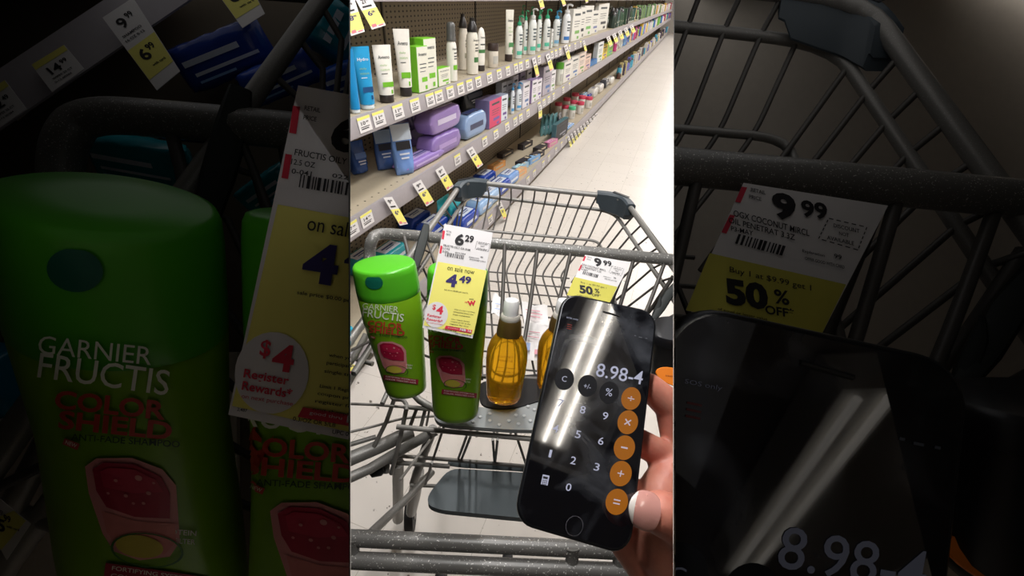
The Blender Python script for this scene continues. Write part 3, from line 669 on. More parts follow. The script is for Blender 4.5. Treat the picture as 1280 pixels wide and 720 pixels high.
# ---- far rows down the aisle
far_cols = {'upper': [((46, 60, 52), 'dark green'), ((58, 84, 64), 'green'), ((40, 44, 46), 'black'), ((60, 96, 88), 'deep teal'), ((120, 150, 100), 'pale green'), ((196, 160, 80), 'amber'), ((220, 216, 210), 'white'), ((214, 190, 200), 'pale pink'), ((160, 60, 74), 'red'), ((200, 206, 200), 'grey white')],
    'middle': [((222, 190, 70), 'yellow'), ((214, 216, 210), 'white'), ((200, 70, 130), 'magenta'), ((120, 180, 80), 'green'), ((110, 150, 200), 'light blue'), ((216, 208, 214), 'pale lilac'), ((70, 110, 190), 'blue'), ((226, 222, 216), 'cream'), ((150, 60, 60), 'dark red')],
    'bottom': [((206, 200, 186), 'cream'), ((190, 176, 120), 'olive'), ((90, 60, 50), 'brown'), ((60, 50, 70), 'dark violet'), ((120, 120, 190), 'periwinkle'), ((216, 212, 208), 'white'), ((70, 160, 190), 'turquoise'), ((150, 120, 100), 'tan')]}
def far_row(deck, y, x_end, hmin, hmax):
    k = 0; rnd = random.Random(len(deck)*11+3); cols = far_cols[deck]
    while y < 26.5:
        w = (.055+.011*(y-5))*rnd.uniform(.8, 1.35); w = max(.05, w); h = rnd.uniform(hmin, hmax)
        if y > 20: w = .5
        i = min(len(cols)-1, max(0, int(rnd.gauss((y-5)/20*len(cols), 1.6)))) if deck == 'upper' else rnd.randrange(len(cols))
        c, cn = cols[i]; d = .07; B = V((SH_X-.02-d/2-rnd.uniform(0, .05), y+w/2, DECK[deck]+.001)); kind = rnd.choice(['carton', 'bottle', 'tube'])
        lab = '%s %s far down the %s shelf, %s past the near goods' % (cn, kind, deck, nth(k)); gp = 'far goods on the %s shelf' % deck
        if kind == 'carton' or y > 12:
            t = carton(B, w*.9, d, h, 0, c, c, lab.replace(kind, 'carton'), group=gp, accent=(210, 206, 190), parts=y < 11)
        elif kind == 'bottle': spray_bottle(B, min(w*.9, .09), h, 0, c, (60, 58, 58), lab, group=gp, capf=.22, band=(200, 198, 180))
        else: squeeze_tube(B, min(w*.9, .1), h, 0, c, (190, 188, 180), lab, group=gp, cat='tube', band=(210, 205, 190))
        y += w; k += 1
def ystart(px, deck): return y_on(px, SH_X-.06, DECK[deck])
far_row('upper', ystart(764, 'upper'), 0, .2, .27)
far_row('middle', ystart(766, 'middle'), 0, .16, .25)
far_row('bottom', ystart(772, 'bottom'), 0, .1, .25)
# ================================================================== THE SHOPPING CART
RODS = []           # (part, centre line, radius, keyword arguments) in the place; the side bays re-lay the ones they show
def rod(part, pts, r, **k): RODS.append((part, [V(p) for p in pts], r, k))
def lay(pts, hs): return [ph(x, y, h) for (x, y), h in zip(pts, hs if isinstance(hs, (list, tuple)) else [hs]*len(pts))]
hR = 1.10
FL, FR = ph(579, 226.5, hR), ph(779, 247, hR)
NL = FL+(ph(536, 287, hR)-FL)*2.6; NR = FR+(ph(842, 334, hR)-FR)*1.9
rod('basket_rim', fillet([NL, FL, FR, NR], .05), .0062)
f2l, f2r = ph(585, 243, 1.05), ph(767, 264, 1.05); n2r = f2r+(ph(836, 366, 1.05)-f2r)*1.6; n2l = f2l+(NL-FL)*.93
rod('basket_rail', fillet([n2l, f2l, f2r, n2r], .05), .0046)
f3l, f3r = ph(577, 286, .99), ph(749, 301, .99); n3r = f3r+(NR-FR)*.8+V((-.06, 0, 0)); n3l = f3l+(NL-FL)*.8+V((.03, 0, 0))
rod('basket_rail', fillet([n3l, f3l, f3r, n3r], .03), .0036)
F0L, F0R = ph(566, 334, .93), ph(711, 346, .93); N0R, N0L = ph(775, 490, .93), ph(552, 470, .93)
NW = 13
for i in range(1, NW):
    t = i/NW; a = FL.lerp(FR, t); b_ = f2l.lerp(f2r, t); c_ = f3l.lerp(f3r, t); e_ = F0L.lerp(F0R, t); g_ = N0L.lerp(N0R, t)
    rod('front_wire', fillet([a, b_, c_, e_, g_], .02, 4), .0021)
for i in range(0, 9):
    t = i/9+.02
    e_, g_ = F0L.lerp(N0L, t), F0R.lerp(N0R, t); rod('floor_wire', [f for f in seg(e_, g_, 4)], .0018)
for i in range(12):
    t = .07+i/12
    if t > .93: break
    rod('side_wire', [FR.lerp(NR, t), f2r.lerp(n2r, t*.98), F0R.lerp(N0R, t)], .0023)
    rod('side_wire_far', [FL.lerp(NL, t), f2l.lerp(n2l, t*.98), F0L.lerp(N0L, t)], .0023)
# child seat gate: round bar, uprights
bar = bez([pz(464, 352, .83), pz(462, 318, .835), ph(465, 300, 1.108), ph(476, 292.5, 1.11), ph(510, 294, 1.11), ph(600, 302.5, 1.11), ph(700, 311.5, 1.11), ph(842, 325, 1.11), ph(890, 330, 1.11)], 6)
rod('seat_bar', bar, .0108)
for (a, b_, za, zb) in [((505, 296), (514, 345), .83, .80), ((551, 300), (556, 470), .83, .74), ((631, 305), (621, 470), .82, .74), ((672, 309), (648, 470), .82, .74), ((714, 313), (673, 470), .815, .74), ((793, 321), (755, 440), .81, .74), ((832, 325), (790, 430), .805, .74)]:
    rod('seat_upright', bez([pz(*a, za), pz((a[0]+b_[0])/2+1.5, (a[1]+b_[1])/2, (za+zb)/2), pz(*b_, zb)], 4), .0036)
for (a, b_) in [((532, 298), (560, 370)), ((528, 298), (515, 380))]: rod('seat_upright', [pz(*a, .83), pz(*b_, .80)], .0022)
rod('seat_cross_bar', lay([(548, 468), (680, 474)], .955), .004)
# struts between gate and rim near the right, as the photo shows crossing the side wires
rod('gate_strut', lay([(786, 322), (766, 372), (748, 420)], [1.09, 1.0, .94]), .0046)
rod('gate_strut', lay([(842, 345), (815, 385), (800, 402)], [1.08, 1.02, .98]), .004)
# lower left: seat frame rods
rod('frame_rod', lay([(420, 504), (470, 506), (536, 511.5)], .93), .0022)
rod('frame_rod', bez(lay([(420, 544), (465, 533.5), (505, 523), (545, 520)], .88), 4), .0022)
rod('hook_rod', bez(lay([(489, 486), (488.5, 494), (493, 499), (503, 500), (508, 506), (508, 513)], .935), 5), .0034)
rod('hook_rod', lay([(508, 511), (501, 545), (493, 577), (489, 592)], [.93, .90, .84, .81]), .0036)
rod('hook_rod', lay([(496, 490), (483, 527), (467.5, 558)], [.935, .9, .86]), .0036)
rod('frame_rod', lay([(522, 508), (513, 532)], [.93, .9]), .003); rod('frame_rod', lay([(532, 510), (526, 534)], [.93, .9]), .003); rod('frame_rod', lay([(537, 511), (533, 532)], [.93, .9]), .002)
rod('frame_rod', lay([(505, 508.5), (538, 511.5)], .935), .0036)
rod('frame_rod', lay([(496, 533.5), (580, 541), (690, 551)], .93), .0040)
rod('frame_rod', lay([(493, 569.5), (560, 574.5), (680, 585)], .81), .0034)
rod('frame_rod', lay([(486, 577.5), (562, 583)], .80), .0040)
rod('frame_rod', lay([(513, 606.5), (548, 607.5)], .70), .0035)
for a, b_ in [((556, 530), (541, 575)), ((588, 546), (577, 574)), ((583, 546), (573, 573)), ((616, 549), (618, 577)), ((622, 549), (619, 577)), ((575, 535), (576, 541)), ((589, 535), (588, 541)), ((597, 536), (596, 542)), ((618, 537), (617, 544)), ((622, 537), (621, 544)), ((639, 538), (638, 546)), ((644, 540), (659, 585)), ((540, 578), (532, 605)), ((500, 600), (560, 520))]:
    rod('thin_rod', lay([a, b_], [.93, .81]), .0022)
rod('frame_beam', lay([(415, 583), (470, 560), (515, 539)], .85), .0115)
rod('frame_beam', lay([(415, 607), (462, 586), (492, 568), (545, 538)], [.83, .83, .84, .87]), .0085)
rod('frame_beam', lay([(420, 531+30), (470, 546)], .86), .004)
rod('frame_beam', lay([(541, 536), (530, 566), (517, 604)], [.88, .8, .66]), .0085)
rod('frame_beam', lay([(540, 590), (512, 620), (463, 667)], [.76, .78, .872]), .0062)
rod('frame_beam', lay([(558, 520), (524, 500), (513, 488)], [.93, .945, .95]), .006)
rod('side_rail', lay([(420, 474), (443, 446), (458, 418)], [1.0, 1.02, 1.04]), .0055)
rod('side_rail', lay([(420, 440), (441, 447), (466, 455)], [.98, 1.0, 1.0]), .004)
rod('side_rail', lay([(420, 505), (440, 470), (462, 440)], [.96, .98, 1.0]), .006)
# handle: two parallel sparkling bars with short links
zh = .61
rod('handle_bar', bez([pz(400, 670.5, zh), pz(438, 672.5, zh), pz(642, 682, zh), pz(842, 692, zh), pz(870, 693.5, zh)], 4), .0112)
rod('handle_bar', bez([pz(400, 697.5, .605), pz(445, 700.5, .605), pz(642, 709, .605), pz(842, 717, .605), pz(870, 718, .605)], 4), .0112)
cart = thing('shopping_cart', 'grey wire shopping cart in the middle holding the shampoo bottles, seen from behind its handle', 'shopping cart', V((-.2, .62, 0)))
def rods_into(st, parent, want, groupers, clips):
    """one mesh per rod of the kinds that look separate, one per panel of wires"""
    panels = {}
    for part, pts, r, k in RODS:
        if want and part not in want: continue
        p2 = [q for i in range(len(pts)-1) for q in seg(pts[i], pts[i+1], 1 if len(pts) > 14 else 5)[:-1]]+[pts[-1]] if st.k != 1 else pts
        rr = [r*st.k*st.zf(proj(q)[2])/proj(q)[2] for q in p2] if st.k != 1 else r
        if st.k != 1: p2 = [st.mp(q) for q in p2]
        m = M_HANDLE if part in ('handle_bar', 'seat_bar') else (M_CART if part in ('frame_beam', 'basket_rim', 'basket_rail') else M_ROD if part in ('frame_rod', 'hook_rod', 'thin_rod', 'side_rail') else M_WIRE)
        if part in groupers: 
            pn = groupers[part]; panels.setdefault(pn, (MB(), m))[0].tube(p2, rr, 8); continue
        mb = MB(); mb.tube(p2, rr, 14 if r > .006 else 10); mb.build(part, m, parent, clips=clips, smooth=70)
    for pn, (mb, m) in panels.items(): mb.build(pn.split('#')[0], m, parent, clips=clips, smooth=70)
GRP = {'front_wire': 'front_wire_panel', 'floor_wire': 'floor_wire_panel', 'side_wire': 'side_wire_panel', 'side_wire_far': 'side_wire_panel#b', 'thin_rod': 'under_seat_wires'}
rods_into(MID, cart, None, GRP, MID.clips)
def clip_sleeve(st, parent, corner, pa, pb, clips, s=1.):
    """moulded plastic cap over a corner of the rim"""
    da, db = (pa-corner).normalized(), (pb-corner).normalized()
    path = [corner+da*.062, corner+da*.035, corner+(da+db)*.009, corner+db*.035, corner+db*.062]
    path = bez(path, 4); rings = []
    for i, p in enumerate(path):
        t = (path[min(i+1, len(path)-1)]-path[max(i-1, 0)]).normalized(); w = t.cross(up).normalized(); q = i/(len(path)-1)
        top = .0095; bot = -.030-.010*math.sin(q*PI)+(.012 if abs(q-.5) > .42 else 0)
        hw = .0105
        sec = [(-hw, top-.004), (-hw+.004, top), (hw-.004, top), (hw, top-.004), (hw, bot+.003), (hw-.003, bot), (-hw+.003, bot), (-hw, bot+.003)]
        rings.append([p+w*x+up*y for x, y in sec])
    if st.k != 1: rings = [[st.mp(p) for p in r] for r in rings]
    mb = MB(); mb.loft(rings); o = mb.build('corner_clip', M_CLIP, parent, clips=clips, smooth=35)
    mb = MB(); m_ = path[len(path)//2]; t = (path[-1]-path[0]).normalized(); w = t.cross(up).normalized()
    pts = [m_+up*.0102+t*x+w*y for x, y in ((-.022, -.004), (.022, -.004), (.022, .004), (-.022, .004))]
    if st.k != 1: pts = [st.mp(p) for p in pts]
    mb.prism(pts, up*.0008); 
    if o: mb.build('slot', M_BLACKP, o, clips=clips, smooth=0)
def flat_strap(st, parent, name, pts, w, z, th, m, clips):
    ps = [st.pt(x, y, zz) for (x, y), zz in zip(pts, z)]
    mb = MB(); rings = []
    for i, p in enumerate(ps):
        t = (ps[min(i+1, len(ps)-1)]-ps[max(i-1, 0)]).normalized(); n = (CAM-p).normalized(); s_ = t.cross(n).normalized(); n = s_.cross(t)
        ww = st.r(w[i]/2, z[i]); tt = th*st.k
        rings.append([p+s_*ww*a+n*tt*b_ for a, b_ in ((-1, -.4), (-.8, .5), (0, .8), (.8, .5), (1, -.4), (0, -.7))])
    mb.loft(rings); return mb.build(name, m, parent, clips=clips, smooth=50)
clip_sleeve(MID, cart, FL, NL, FR, MID.clips); clip_sleeve(MID, cart, FR, FL, NR, MID.clips)
STRAP = ([(533, 281), (531, 291), (528, 302), (524, 316), (519, 334)], [8, 11, 12, 12, 9], [.80, .795, .79, .785, .78])
flat_strap(MID, cart, 'strap', STRAP[0], STRAP[1], STRAP[2], .003, M_STRAP, MID.clips)
STRAP2 = ([(842+10, 352), (836, 368), (826, 385), (815, 402)], [13, 12, 11, 6], [.77, .765, .76, .75])
flat_strap(MID, cart, 'strap', STRAP2[0], STRAP2[1], STRAP2[2], .004, M_STRAP, MID.clips)
STRAP3 = ([(825.5, 371), (824, 380), (820, 390), (816, 398)], [2, 6, 8, 5], [.76, .76, .76, .76])
flat_strap(MID, cart, 'buckle_tip', STRAP3[0], STRAP3[1], STRAP3[2], .003, M_STRAP, MID.clips)
# seat pan with raised dots, dark tray behind it, grey fold-down flap
def slab_h(parent, name, pts, h, th, m, clips, rnd=.015):
    ps = [ph(x, y, h) for x, y in pts]; ps2 = fillet(ps+[ps[0], ps[1]], rnd, 4)
    n0 = 1; ps2 = ps2[n0:-1]
    mb = MB(); mb.prism(ps2, V((0, 0, -th))); return mb.build(name, m, parent, clips=clips, smooth=30)
slab_h(cart, 'seat_pan', [(541, 514), (600, 508), (618, 512.5), (645, 511.5), (660, 503), (700, 494), (702, 538), (640, 537), (560, 531.5), (545, 527)], .955, .008, mat((138, 142, 142), .5), MID.clips)
mb = MB()
for x, y in [(555, 523), (567, 527), (579, 524), (591, 527), (600, 521), (612, 526), (624, 531), (636, 526), (648, 530), (655, 520), (663, 526), (612, 517), (660, 508), (668, 512), (645, 519)]:
    p = ph(x, y, .956); mb.loft([[p+V((math.cos(q)*.0032*s, math.sin(q)*.0032*s, zz)) for q in [2*PI*i/8 for i in range(8)]] for s, zz in ((1, 0), (.7, .0012))])
mb.build('raised_dots', mat((178, 180, 180), .5), cart)
slab_h(cart, 'seat_tray', [(598, 478), (640, 470), (690, 466), (690, 496), (645, 510), (620, 511), (600, 506)], .957, .004, mat((34, 32, 32), .85), MID.clips)
slab_h(cart, 'fold_down_flap', [(562, 585), (690, 593), (690, 651), (550, 637.5), (534.5, 631), (535, 618)], .775, .012, M_FLAP, MID.clips, .02)
flat_strap(MID, cart, 'flap_hinge', [(560, 579), (577, 581), (640, 585), (690, 589)], [6, 7, 7, 7], [.83, .83, .83, .83], .004, M_FLAP, MID.clips)
# leg and casters
la, lb_ = ph(497.5, 578, .80), ph(497.5, 648, .13)
mb = MB(); mb.tube([la, la.lerp(lb_, .5), lb_], [.0105, .013, .017], 12); mb.build('leg', M_CART, cart, clips=MID.clips)
lc, ld = ph(523, 590, .55), ph(514, 640, .14)
mb = MB(); mb.tube([lc, lc.lerp(ld, .5), ld], [.014, .017, .016], 12); mb.build('caster_fork', M_CART, cart, clips=MID.clips)
def caster(c, axis, r=.055, w=.015):
    u_ = axis.normalized(); a_ = u_.cross(up).normalized(); b_ = u_.cross(a_)
    mb = MB(); rings = []
    for s_, q in ((-w, .78), (-w*.9, .95), (-w*.5, 1), (w*.5, 1), (w*.9, .95), (w, .78), (w*.8, .5)):
        rings.append([c+u_*s_+(a_*math.cos(2*PI*k/24)+b_*math.sin(2*PI*k/24))*r*q for k in range(24)])
    mb.loft(rings); o = mb.build('caster_wheel', mat((30, 29, 30), .6), cart, clips=MID.clips)
    mb = MB(); mb.loft([[c+u_*s_+(a_*math.cos(2*PI*k/16)+b_*math.sin(2*PI*k/16))*r*.3 for k in range(16)] for s_ in (-w*1.05, w*1.05)]); mb.build('wheel_hub', mat((120, 118, 114), .5), o or cart, clips=MID.clips)
caster(ph(513, 643, .056), V((.9, .4, 0))); caster(ph(634, 709, .056), V((.9, .3, 0))); caster(ph(550, 736, .056), V((.9, .3, 0)))
c_ = ph(471, 590, .81)
mb = MB(); mb.tube([c_-CR*.010-CD*-.002, c_-CR*.009, c_+CR*.006-CD*.003, c_+CR*.012-CD*.006], [.006, .0095, .0095, .006], 12); mb.build('end_cap', M_BLACKP, cart, clips=MID.clips)
c_ = ph(483, 582, .81); mb = MB(); mb.tube([c_-CD*.012, c_+CD*.012], .006, 12); mb.build('pivot', M_CART, cart, clips=MID.clips)
# links of the handle
for x, y in ((441, 687), (715, 697.5), (774, 701)):
    p = pz(x, y, .607); mb = MB(); mb.tube([p-CD*.016, p-CD*.006, p+CD*.006, p+CD*.016], [.012, .009, .009, .012], 14); mb.build('handle_link', M_HANDLE, cart, clips=MID.clips)
# ================================================================== SHAMPOO BOTTLES, TAGS, OIL BOTTLES, PHONE
class Skin:
    """surface of a bottle: find the point of its front under a photograph position"""
    def __init__(s, st, B, A, L, W, N, prof, dep):
        s.st = st; s.B = B; s.A = A; s.L = L; s.W = W; s.N = N; s.prof = prof; s.dep = dep
    def half(s, t):
        p = s.prof
        for i in range(len(p)-1):
            if p[i][0] <= t <= p[i+1][0]:
                q = (t-p[i][0])/max(1e-9, p[i+1][0]-p[i][0]); return p[i][1]*(1-q)+p[i+1][1]*q
        return p[0][1] if t < p[0][0] else p[-1][1]
    def at(s, x, t, eps):
        a = s.half(t); q = max(-.995, min(.995, x/a)); return s.B+s.A*(t*s.L)+s.W*(a*q)+s.N*(s.dep*a*math.sqrt(1-q*q)+eps)
    def hit(s, x, y, eps=.0006):
        X, Y = s.st.px(x, y); u = 0.; t = .5; eps = (eps+.0006)*s.st.k
        for _ in range(7):
            p = s.at(u, t, eps); a, b_, _z = proj(p); du, dt = s.half(t)*.02, .01
            pa = proj(s.at(u+du, t, eps)); pb = proj(s.at(u, t+dt, eps))
            j = ((pa[0]-a)/du, (pb[0]-a)/dt, (pa[1]-b_)/du, (pb[1]-b_)/dt); det = j[0]*j[3]-j[1]*j[2]
            ex, ey = X-a, Y-b_
            if abs(det) < 1e-9: break
            u += (ex*j[3]-ey*j[1])/det; t += (ey*j[0]-ex*j[2])/det
            m = s.half(max(0, min(1, t)))*.985; u = max(-m, min(m, u)); t = max(.02, min(.98, t))
        return s.at(u, t, eps)
M_CAPG = mat((78, 170, 34), .32, spec=.5, var=.02); M_BODYG = mat((122, 172, 28), .3, spec=.5, var=.03)
def shampoo(st, base, top, zb, zt, wpx, taper, label, off, dep=.8, ang=7., only=None):
    Bp, Tp = st.pt(*base, zb), st.pt(*top, zt); A = (Tp-Bp); L = A.length; A.normalize()
    Wd = (CR-A*CR.dot(A)).normalized(); N = Wd.cross(A).normalized()
    if N.dot(CAM-Bp) < 0: N = -N
    a = st.r(wpx/2, zt*.97); cb = .80
    prof = [(0, a*taper*.80), (.004, a*taper*.90), (.015, a*taper*.975), (.05, a*taper), (.17, a*(taper*.8+.2)), (.3, a*(taper*.62+.38)), (.45, a*(taper*.3+.69)), (.6, a*.985), (cb-.012, a), (cb+.003, a*1.005), (cb+.04, a*1.005), (.955, a*.985), (.985, a*.965), (1, a*.93)]
    t = thing('shampoo_bottle', label, 'bottle', Bp)
    def loft(mb, pf):
        rings = []
        for q, hw in pf: rings.append([Bp+A*(q*L)+Wd*(hw*math.cos(2*PI*k/48))+N*(hw*dep*math.sin(2*PI*k/48)) for k in range(48)])
        mb.loft(rings)
    mb = MB(); loft(mb, [(0, a*taper*.80), (.004, a*taper*.90), (.015, a*taper*.975), (.05, a*taper), (.17, a*(taper*.8+.2)), (.3, a*(taper*.62+.38)), (.45, a*(taper*.3+.69)), (.6, a*.985), (cb-.012, a), (cb-.004, a*.985), (cb, a*.97)])
    mb.build('body', M_BODYG, t, clips=st.clips, smooth=50)
    mb = MB(); loft(mb, [(cb-.002, a*.99), (cb+.003, a*1.005), (cb+.04, a*1.005), (.955, a*.985), (.985, a*.965), (.996, a*.93), (1.0, a*.86), (1.001, a*.4)])
    mb.build('flip_cap', M_CAPG, t, clips=st.clips, smooth=45)
    sk = Skin(st, Bp, A, L, Wd, N, prof, dep); ox, oy = off
    def I(mb, txt, x, y, w, h, an=ang, b=.01, mi=0): ink(mb, sk, txt, x+ox, y+oy, w, h, an, b, mi)
    if only is None or 'emblem' in only:
        mb = MB(); ink_oval(mb, sk, 467.5+(ox if ox else 0), 353+oy, 11.2, 8.6, 8); mb.build('cap_emblem', mat((12, 92, 74), .4), t, smooth=0, fill=False, clips=st.clips)
    mb = MB()
    I(mb, 'GARNIER', 475.5, 384.6, 45, 7.2, ang-1, .0); I(mb, 'FRUCTIS', 479, 394, 52, 10, ang+1, .005)
    mb.build('brand_lettering', mat((238, 240, 226), .5, var=0), t, smooth=0, fill=False, clips=st.clips)
    mb = MB(); I(mb, 'COLOR', 481.5, 406.2, 44, 7.6, ang-1, .03); I(mb, 'SHIELD', 483.5, 414.2, 45, 7.4, ang-1, .03)
    mb.build('variant_lettering', mat((186, 58, 44), .5, var=0), t, smooth=0, fill=False, clips=st.clips)
    mb = MB(); I(mb, 'ANTI-FADE SHAMPOO', 487.5, 420.2, 43, 2.6, ang-3, .01)
    mb.build('small_lettering', mat((40, 70, 36), .5, var=0), t, smooth=0, fill=False, clips=st.clips)
    mb = MB(); q = lambda *ps: [(x+ox, y+oy) for x, y in ps]
    ink_blob(mb, sk, q((471.5, 430.5), (476, 427.2), (490, 427), (502, 431.5), (507.5, 438), (509, 460), (505, 466), (493, 467.5), (483, 464), (478.5, 457), (473, 441)), 0, .0004)
    ink_blob(mb, sk, q((478, 448), (492, 452), (507, 453), (507.5, 460), (503, 465), (493, 466), (484, 462.5), (480, 456)), 1, .0007)
    ink_oval(mb, sk, 493+ox, 462+oy, 9.5, 4.4, 8, 2, .0010)
    ink_blob(mb, sk, q((474.5, 431.5), (479, 428.8), (491, 429.5), (501.5, 434.5), (505, 441), (505, 451), (491, 450.3), (480, 446.5), (476, 440)), 3, .0010)
    ink_blob(mb, sk, q((477.5, 432.5), (481, 430.8), (491, 431.6), (499.5, 435.8), (502.5, 440.5), (490, 441), (479, 438.5)), 4, .0013)
    for dx, dy, r_ in ((-6, -3, 1.2), (3, -4, 2.2), (-2, 3, 1.3), (7, 2, 1.5), (1, 6, 1), (-9, 2, 1), (9, -2, .9), (5, 6, 1.1)): ink_oval(mb, sk, 489.6+ox+dx, 439+oy+dy, r_*.7, r_*.5, 20, 0, .0016, 10, 1)
    ink_oval(mb, sk, 496+ox, 463.5+oy, 14.5, 6.8, 6, 5, .0012, 26, 1, .93)
    mb.build('fruit_picture', [mat((226, 150, 150), .4), mat((222, 134, 130), .4), mat((206, 190, 70), .4), mat((176, 24, 62), .35), mat((198, 36, 74), .35), mat((50, 110, 30), .4)], t, smooth=0, fill=False, clips=st.clips)
    mb = MB(); I(mb, 'FRUIT PROTEIN', 503, 456, 25, 2.1, 4, .01); I(mb, 'COMPLEX FILTER', 504, 459.5, 22, 2, 4, .01)
    ink_rect(mb, sk, 466+ox, 421.6+oy, 6.4, 2.6, 22, 1, .0006, 2, 1); I(mb, 'NEW', 466, 421.6, 4.6, 1.5, 22, .01, 0)
    ink_rect(mb, sk, 501+ox, 474.6+oy, 44, 6.2, ang+1, 2, .0005, 10, 1)
    I(mb, 'FORTIFYING SYSTEM FOR', 501, 473.1, 38, 1.7, ang+1, .01); I(mb, 'COLOR TREATED HAIR', 501, 476.1, 39, 1.7, ang+1, .01)
    mb.build('label_band', [mat((236, 232, 220), .5, var=0), mat((196, 60, 60), .5), mat((160, 26, 56), .5)], t, smooth=0, fill=False, clips=st.clips)
    return t
B1 = ((508, 487), (479.5, 329), .645, .555, 83, .74); B2 = ((569.5, 516), (572.5, 335), .655, .56, 80, .86)
shampoo(MID, *B1, 'green shampoo bottle on the left in the cart with its whole label in view', (0, 0))
shampoo(MID, *B2, 'green shampoo bottle half hidden behind the 4.49 price tag', (73, 17.5), ang=6.)

# ---- price tag 6.29 / 4.49
def tag_sale(st, label, z=.518):
    c4 = [(555.6, 280), (616.3, 290.8), (590.6, 423), (528, 410)]
    pl = plane3(st, st.pt(*c4[0], z), st.pt(*c4[1], z), st.pt(*c4[3], z))
    t = thing('price_tag', label, 'price tag', st.pt(560, 412, z)); cl = st.clips
    mb = MB(); mb.prism([pl.hit(x, y, 0) for x, y in c4], -pl.n*.0011); mb.build('card', M_WHITEP, t, smooth=0, clips=cl)
    e = lambda k: .0003*k*st.k
    mb = MB(); ink_poly(mb, pl, [(547.6, 327), (608.6, 338.2), (592.4, 417), (588, 419.5), (529.5, 406.5)], 0, e(1)); ink_oval(mb, pl, 545.2, 393.5, 14.6, 16.2, 10, 1, e(2))
    mb.build('yellow_field', [M_YELP, M_WHITEP], t, smooth=0, fill=False, clips=cl)
    mb = MB(); ink_poly(mb, pl, [(553.6, 288), (556.4, 288.5), (554.8, 299.2), (552, 298.7)], 0, e(1)); ink_poly(mb, pl, [(550.6, 307), (553.2, 307.5), (551.6, 317), (549, 316.5)], 0, e(1))
    ink_poly(mb, pl, [(557.5, 407), (590.4, 412.6), (589, 416.9), (555.4, 410.8)], 0, e(3))
    def T(txt, x, y, w, h, an=9.5, b=.01, mi=0, k=3): ink(mb, pl, txt, x, y, w, h, an, b, mi, e(k))
    T('$', 542.7, 384.2, 4.2, 7.5, 9, .02); T('4', 549.8, 387.6, 8.6, 10.8, 9, .035)
    T('Register', 543, 395.6, 18, 4.6, 10, .02); T('Rewards*', 543.4, 400, 20, 3.8, 10, .02); T('on next purchase', 543.4, 404.4, 20.5, 2.2, 9, 0)
    T('w', 589.5, 379, 10.5, 6, -4, .03); T('my', 582.8, 378, 3.6, 2, -4, .02)
    mb.build('red_print', mat((212, 44, 68), .6, var=0), t, smooth=0, fill=False, clips=cl)
    mb = MB(); T('FEB 16', 582, 412.9, 14.5, 3, 10, .03, 0, 5); T('good thru', 566.5, 410.4, 13, 1.7, 10, .0, 0, 5); mb.build('white_print', M_WHITEP, t, smooth=0, fill=False, clips=cl)
    mb = MB(); T('4', 564.6, 350.4, 14, 16, 9, .045); T('49', 581.4, 349.6, 15, 9.4, 9, .04); mb.build('sale_price', M_NAVY, t, smooth=0, fill=False, clips=cl)
    mb = MB(); T('6', 574.6, 299.3, 11.5, 14.6, 9, .04); T('29', 586.8, 298.4, 11, 8.6, 9, .035)
    T('on sale now', 576.2, 337.2, 34, 5.8, 10, 0)
    T('RETAIL', 561.3, 289.4, 6.4, 1.8); T('PRICE', 560.3, 293, 5.2, 1.8); T('FRUCTIS OILY OR SHM', 571, 309.4, 34, 2.5, 10.5); T('12.5 OZ', 557.6, 310.8, 9.5, 2.2); T('0-041', 557, 314.4, 8, 2)
    T('022384', 575.5, 316.6, 13, 1.6)
    rnd = random.Random(4); x = 0
    while x < 23:
        w = rnd.choice([.5, .5, .9, 1.3]); ink_poly(mb, pl, [(556.6+x, 315.2+x*.17), (556.6+x+w, 315.2+(x+w)*.17), (555.8+x+w, 320.2+(x+w)*.17), (555.8+x, 320.2+x*.17)], 0, e(2)); x += w+rnd.choice([.5, .8, 1.1])
    bx = [(596, 301.8), (612.4, 304.8), (610.4, 314.4), (594, 311)]
    for i in range(4):
        a, b_ = bx[i], bx[(i+1) % 4]
        for q in range(6):
            s0, s1 = q/6, (q+.6)/6; dx, dy = (b_[1]-a[1]), -(b_[0]-a[0]); l_ = math.hypot(dx, dy); dx, dy = dx/l_*.25, dy/l_*.25
            ink_poly(mb, pl, [(a[0]+(b_[0]-a[0])*s+o*dx, a[1]+(b_[1]-a[1])*s+o*dy) for s, o in ((s0, -1), (s1, -1), (s1, 1), (s0, 1))], 0, e(2))
    T('DISCOUNT', 603.6, 304.8, 12, 1.7, 10); T('NOT', 603.2, 308, 5, 1.6, 10); T('AVAILABLE', 602.6, 311.2, 12.5, 1.7, 10)
    T('EXPIRATION', 592.6, 322.2, 12.5, 1.5, 10); T('40', 602, 321.4, 3.4, 2, 10); T('MANUFACTURER COUPON', 597, 325.6, 20, 1.4, 10)
    T('sale price $0.00 per ounce', 570, 364.2, 30, 1.9, 9); T('with', 589.2, 373.8, 5.6, 2, 8)
    for k, (w, s) in enumerate([(26, 'when you buy 2 or more'), (25, 'participating items in one'), (22, 'single transaction'), (0, ''), (23, 'Limit 1 Register Reward'), (25, 'coupon prints at the'), (24, 'register for your'), (22, 'next shopping trip')]):
        if w: T(s, 580.6-k*.9+(w-26)/2, 388.6+k*3.0, w, 1.7, 9)
    T('0.3/OZ OR 5/LB', 562, 412.8, 17, 1.7, 9); T('2,487', 533.5, 408.2, 4, 1.5, 9); T('UPC 0 36000 29145', 579, 418.2, 20, 1.7, 9)
    mb.build('black_print', M_INK, t, smooth=0, fill=False, clips=cl); return t
tag_sale(MID, 'shelf tag reading 6.29 and 4.49 in front of the green bottle')

